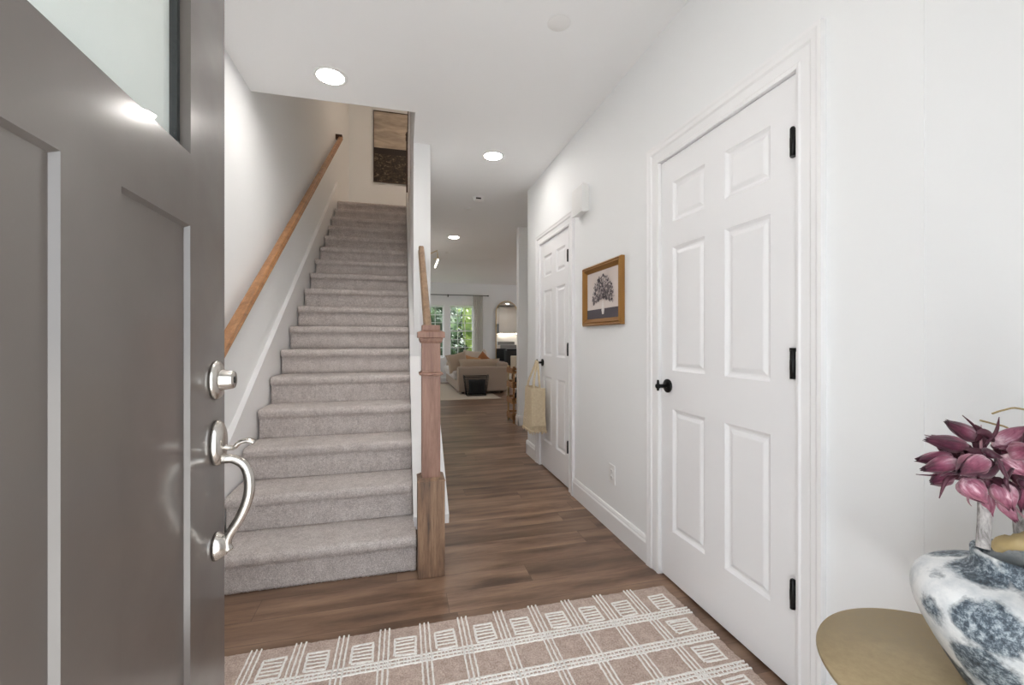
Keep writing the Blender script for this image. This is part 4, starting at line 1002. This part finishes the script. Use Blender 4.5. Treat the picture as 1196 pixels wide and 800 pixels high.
obj('body', B((-.395, .395, .005, .64, .0005, .91)), M['appl'], rg_, bevel=.005); obj('oven_door', B((-.36, .36, .641, .66, .2, .72)), M['screen'], rg_); obj('backguard', B((-.395, .395, .005, .05, .911, 1.05)), M['appl'], rg_)
q = thing('wall_cabinet', 'short white wall cabinet above the microwave', 'cabinet', (3.8, KY0, 0)); obj('body', B((-.395, .395, .001, .33, 1.86, 2.56)), M['cab'], q)
for s in (-1, 1): obj('cabinet_door', B((min(0, s*.395)+.004, max(0, s*.395)-.004, .3305, .35, 1.865, 2.555)), M['cab'], q, bevel=.003)
mw = thing('microwave', 'black-fronted microwave under the kitchen wall cabinets', 'microwave', (3.95, KY0, 1.44))
obj('body', B((-.245, .245, .002, .38, .0, .41)), M['appl'], mw, bevel=.005); obj('door', B((-.24, .12, .3805, .40, .04, .37)), M['screen'], mw); obj('handle', B((.13, .15, .3805, .43, .06, .36)), M['nickel'], mw)
for (bx_, hgt, r_, lab) in ((4.06, .28, .045, 'tallest dark bottle on the kitchen counter'), (3.80, .18, .06, 'squat dark jar on the kitchen counter'), (5.18, .30, .04, 'slim dark bottle on the far kitchen counter'), (5.34, .16, .07, 'wide dark canister on the far kitchen counter')):
    b = bmesh.new(); lathe(b, [(0, 0), (r_, .001), (r_, hgt*.6), (r_*.4, hgt*.75), (r_*.35, hgt), (0, hgt+.001)], 18, caps=False); o = obj('bottle', b, M['screen']); o.location = (bx_, KY0+.25, .9155); tag(o, lab, 'bottle')

# ------------------------------------------------------------------ trees outside the far window
def tree(x, y, h, rad, label, m, seed, n=2600):
    r = random.Random(seed); t = thing('garden_tree', label, 'tree', (x, y, -.5)); bm = bmesh.new()
    tube(bm, [(0, 0, 0), (.05, .05, h*.4), (0, 0, h*.7)], [.14, .11, .05], 10); obj('trunk', bm, M['bark'], t)
    bm = bmesh.new()
    for i in range(n):
        while True:
            p = Vector((r.uniform(-1, 1), r.uniform(-1, 1), r.uniform(-1, 1)))
            if .25 < p.length < 1: break
        c = Vector((p.x*rad, p.y*rad, h*.56+p.z*h*.46)); a = Vector((r.uniform(-1, 1), r.uniform(-1, 1), r.uniform(-1, 1))).normalized(); b = a.orthogonal().normalized(); s = r.uniform(.04, .10)*min(1.6, max(.8, rad*.6))
        bm.faces.new([bm.verts.new(c+a*s), bm.verts.new(c+b*s*.6), bm.verts.new(c-a*s), bm.verts.new(c-b*s*.6)])
    cb = bmesh.ops.create_icosphere(bm, subdivisions=3, radius=1.0)
    for v_ in cb['verts']:
        k_ = r.uniform(.62, .80); v_.co = Vector((v_.co.x*rad*k_, v_.co.y*rad*k_, h*.56+v_.co.z*h*.46*k_))
    o = obj('crown', bm, m, t); o['kind'] = 'stuff'
tree(4.9, 17.6, 4.6, 1.3, 'dark garden tree right of the others', M['leaf'], 8, 2600)
tree(1.3, 17.4, 4.9, 1.35, 'mid-height dark tree in the middle of the garden', M['leaf'], 7, 2600)
tree(-1.4, 16.0, 4.2, 1.4, 'dark green tree outside the left far window', M['leaf'], 1)
tree(6.4, 24.0, 4.6, 1.3, 'dark green tree outside the right far window', M['leaf'], 2)
tree(2.6, 14.2, 4.2, .9, 'yellow-green tree with sunlight in its leaf colour, outside the right far window', M['leaf2'], 3, 900)
tree(1.6, 22.0, 7.5, 2.9, 'tall dark tree behind the other garden trees', M['leaf'], 4, 5000)
tree(9.6, 20.0, 6.0, 2.4, 'tall dark tree at the right of the garden', M['leaf'], 5, 4000)
tree(1.1, 14.2, 2.0, .6, 'low green shrub below the far window', M['leaf'], 6, 900)
hd_ = thing('garden_hedge', 'long dark green hedge closing off the garden behind the trees', 'hedge', (3, 27, -.5)); bm = bmesh.new(); r = random.Random(21)
box(bm, -11, 11, -.5, .5, 0, 2.9)
for i in range(6000):
    c = Vector((r.uniform(-11, 11), r.uniform(-.75, -.45), r.uniform(0, 3.1))); a = Vector((r.uniform(-1, 1), r.uniform(-1, 1), r.uniform(-1, 1))).normalized(); b = a.orthogonal().normalized(); s = r.uniform(.07, .15)
    bm.faces.new([bm.verts.new(c+a*s), bm.verts.new(c+b*s*.6), bm.verts.new(c-a*s), bm.verts.new(c-b*s*.6)])
o = obj('foliage', bm, M['leaf'], hd_); o['kind'] = 'stuff'
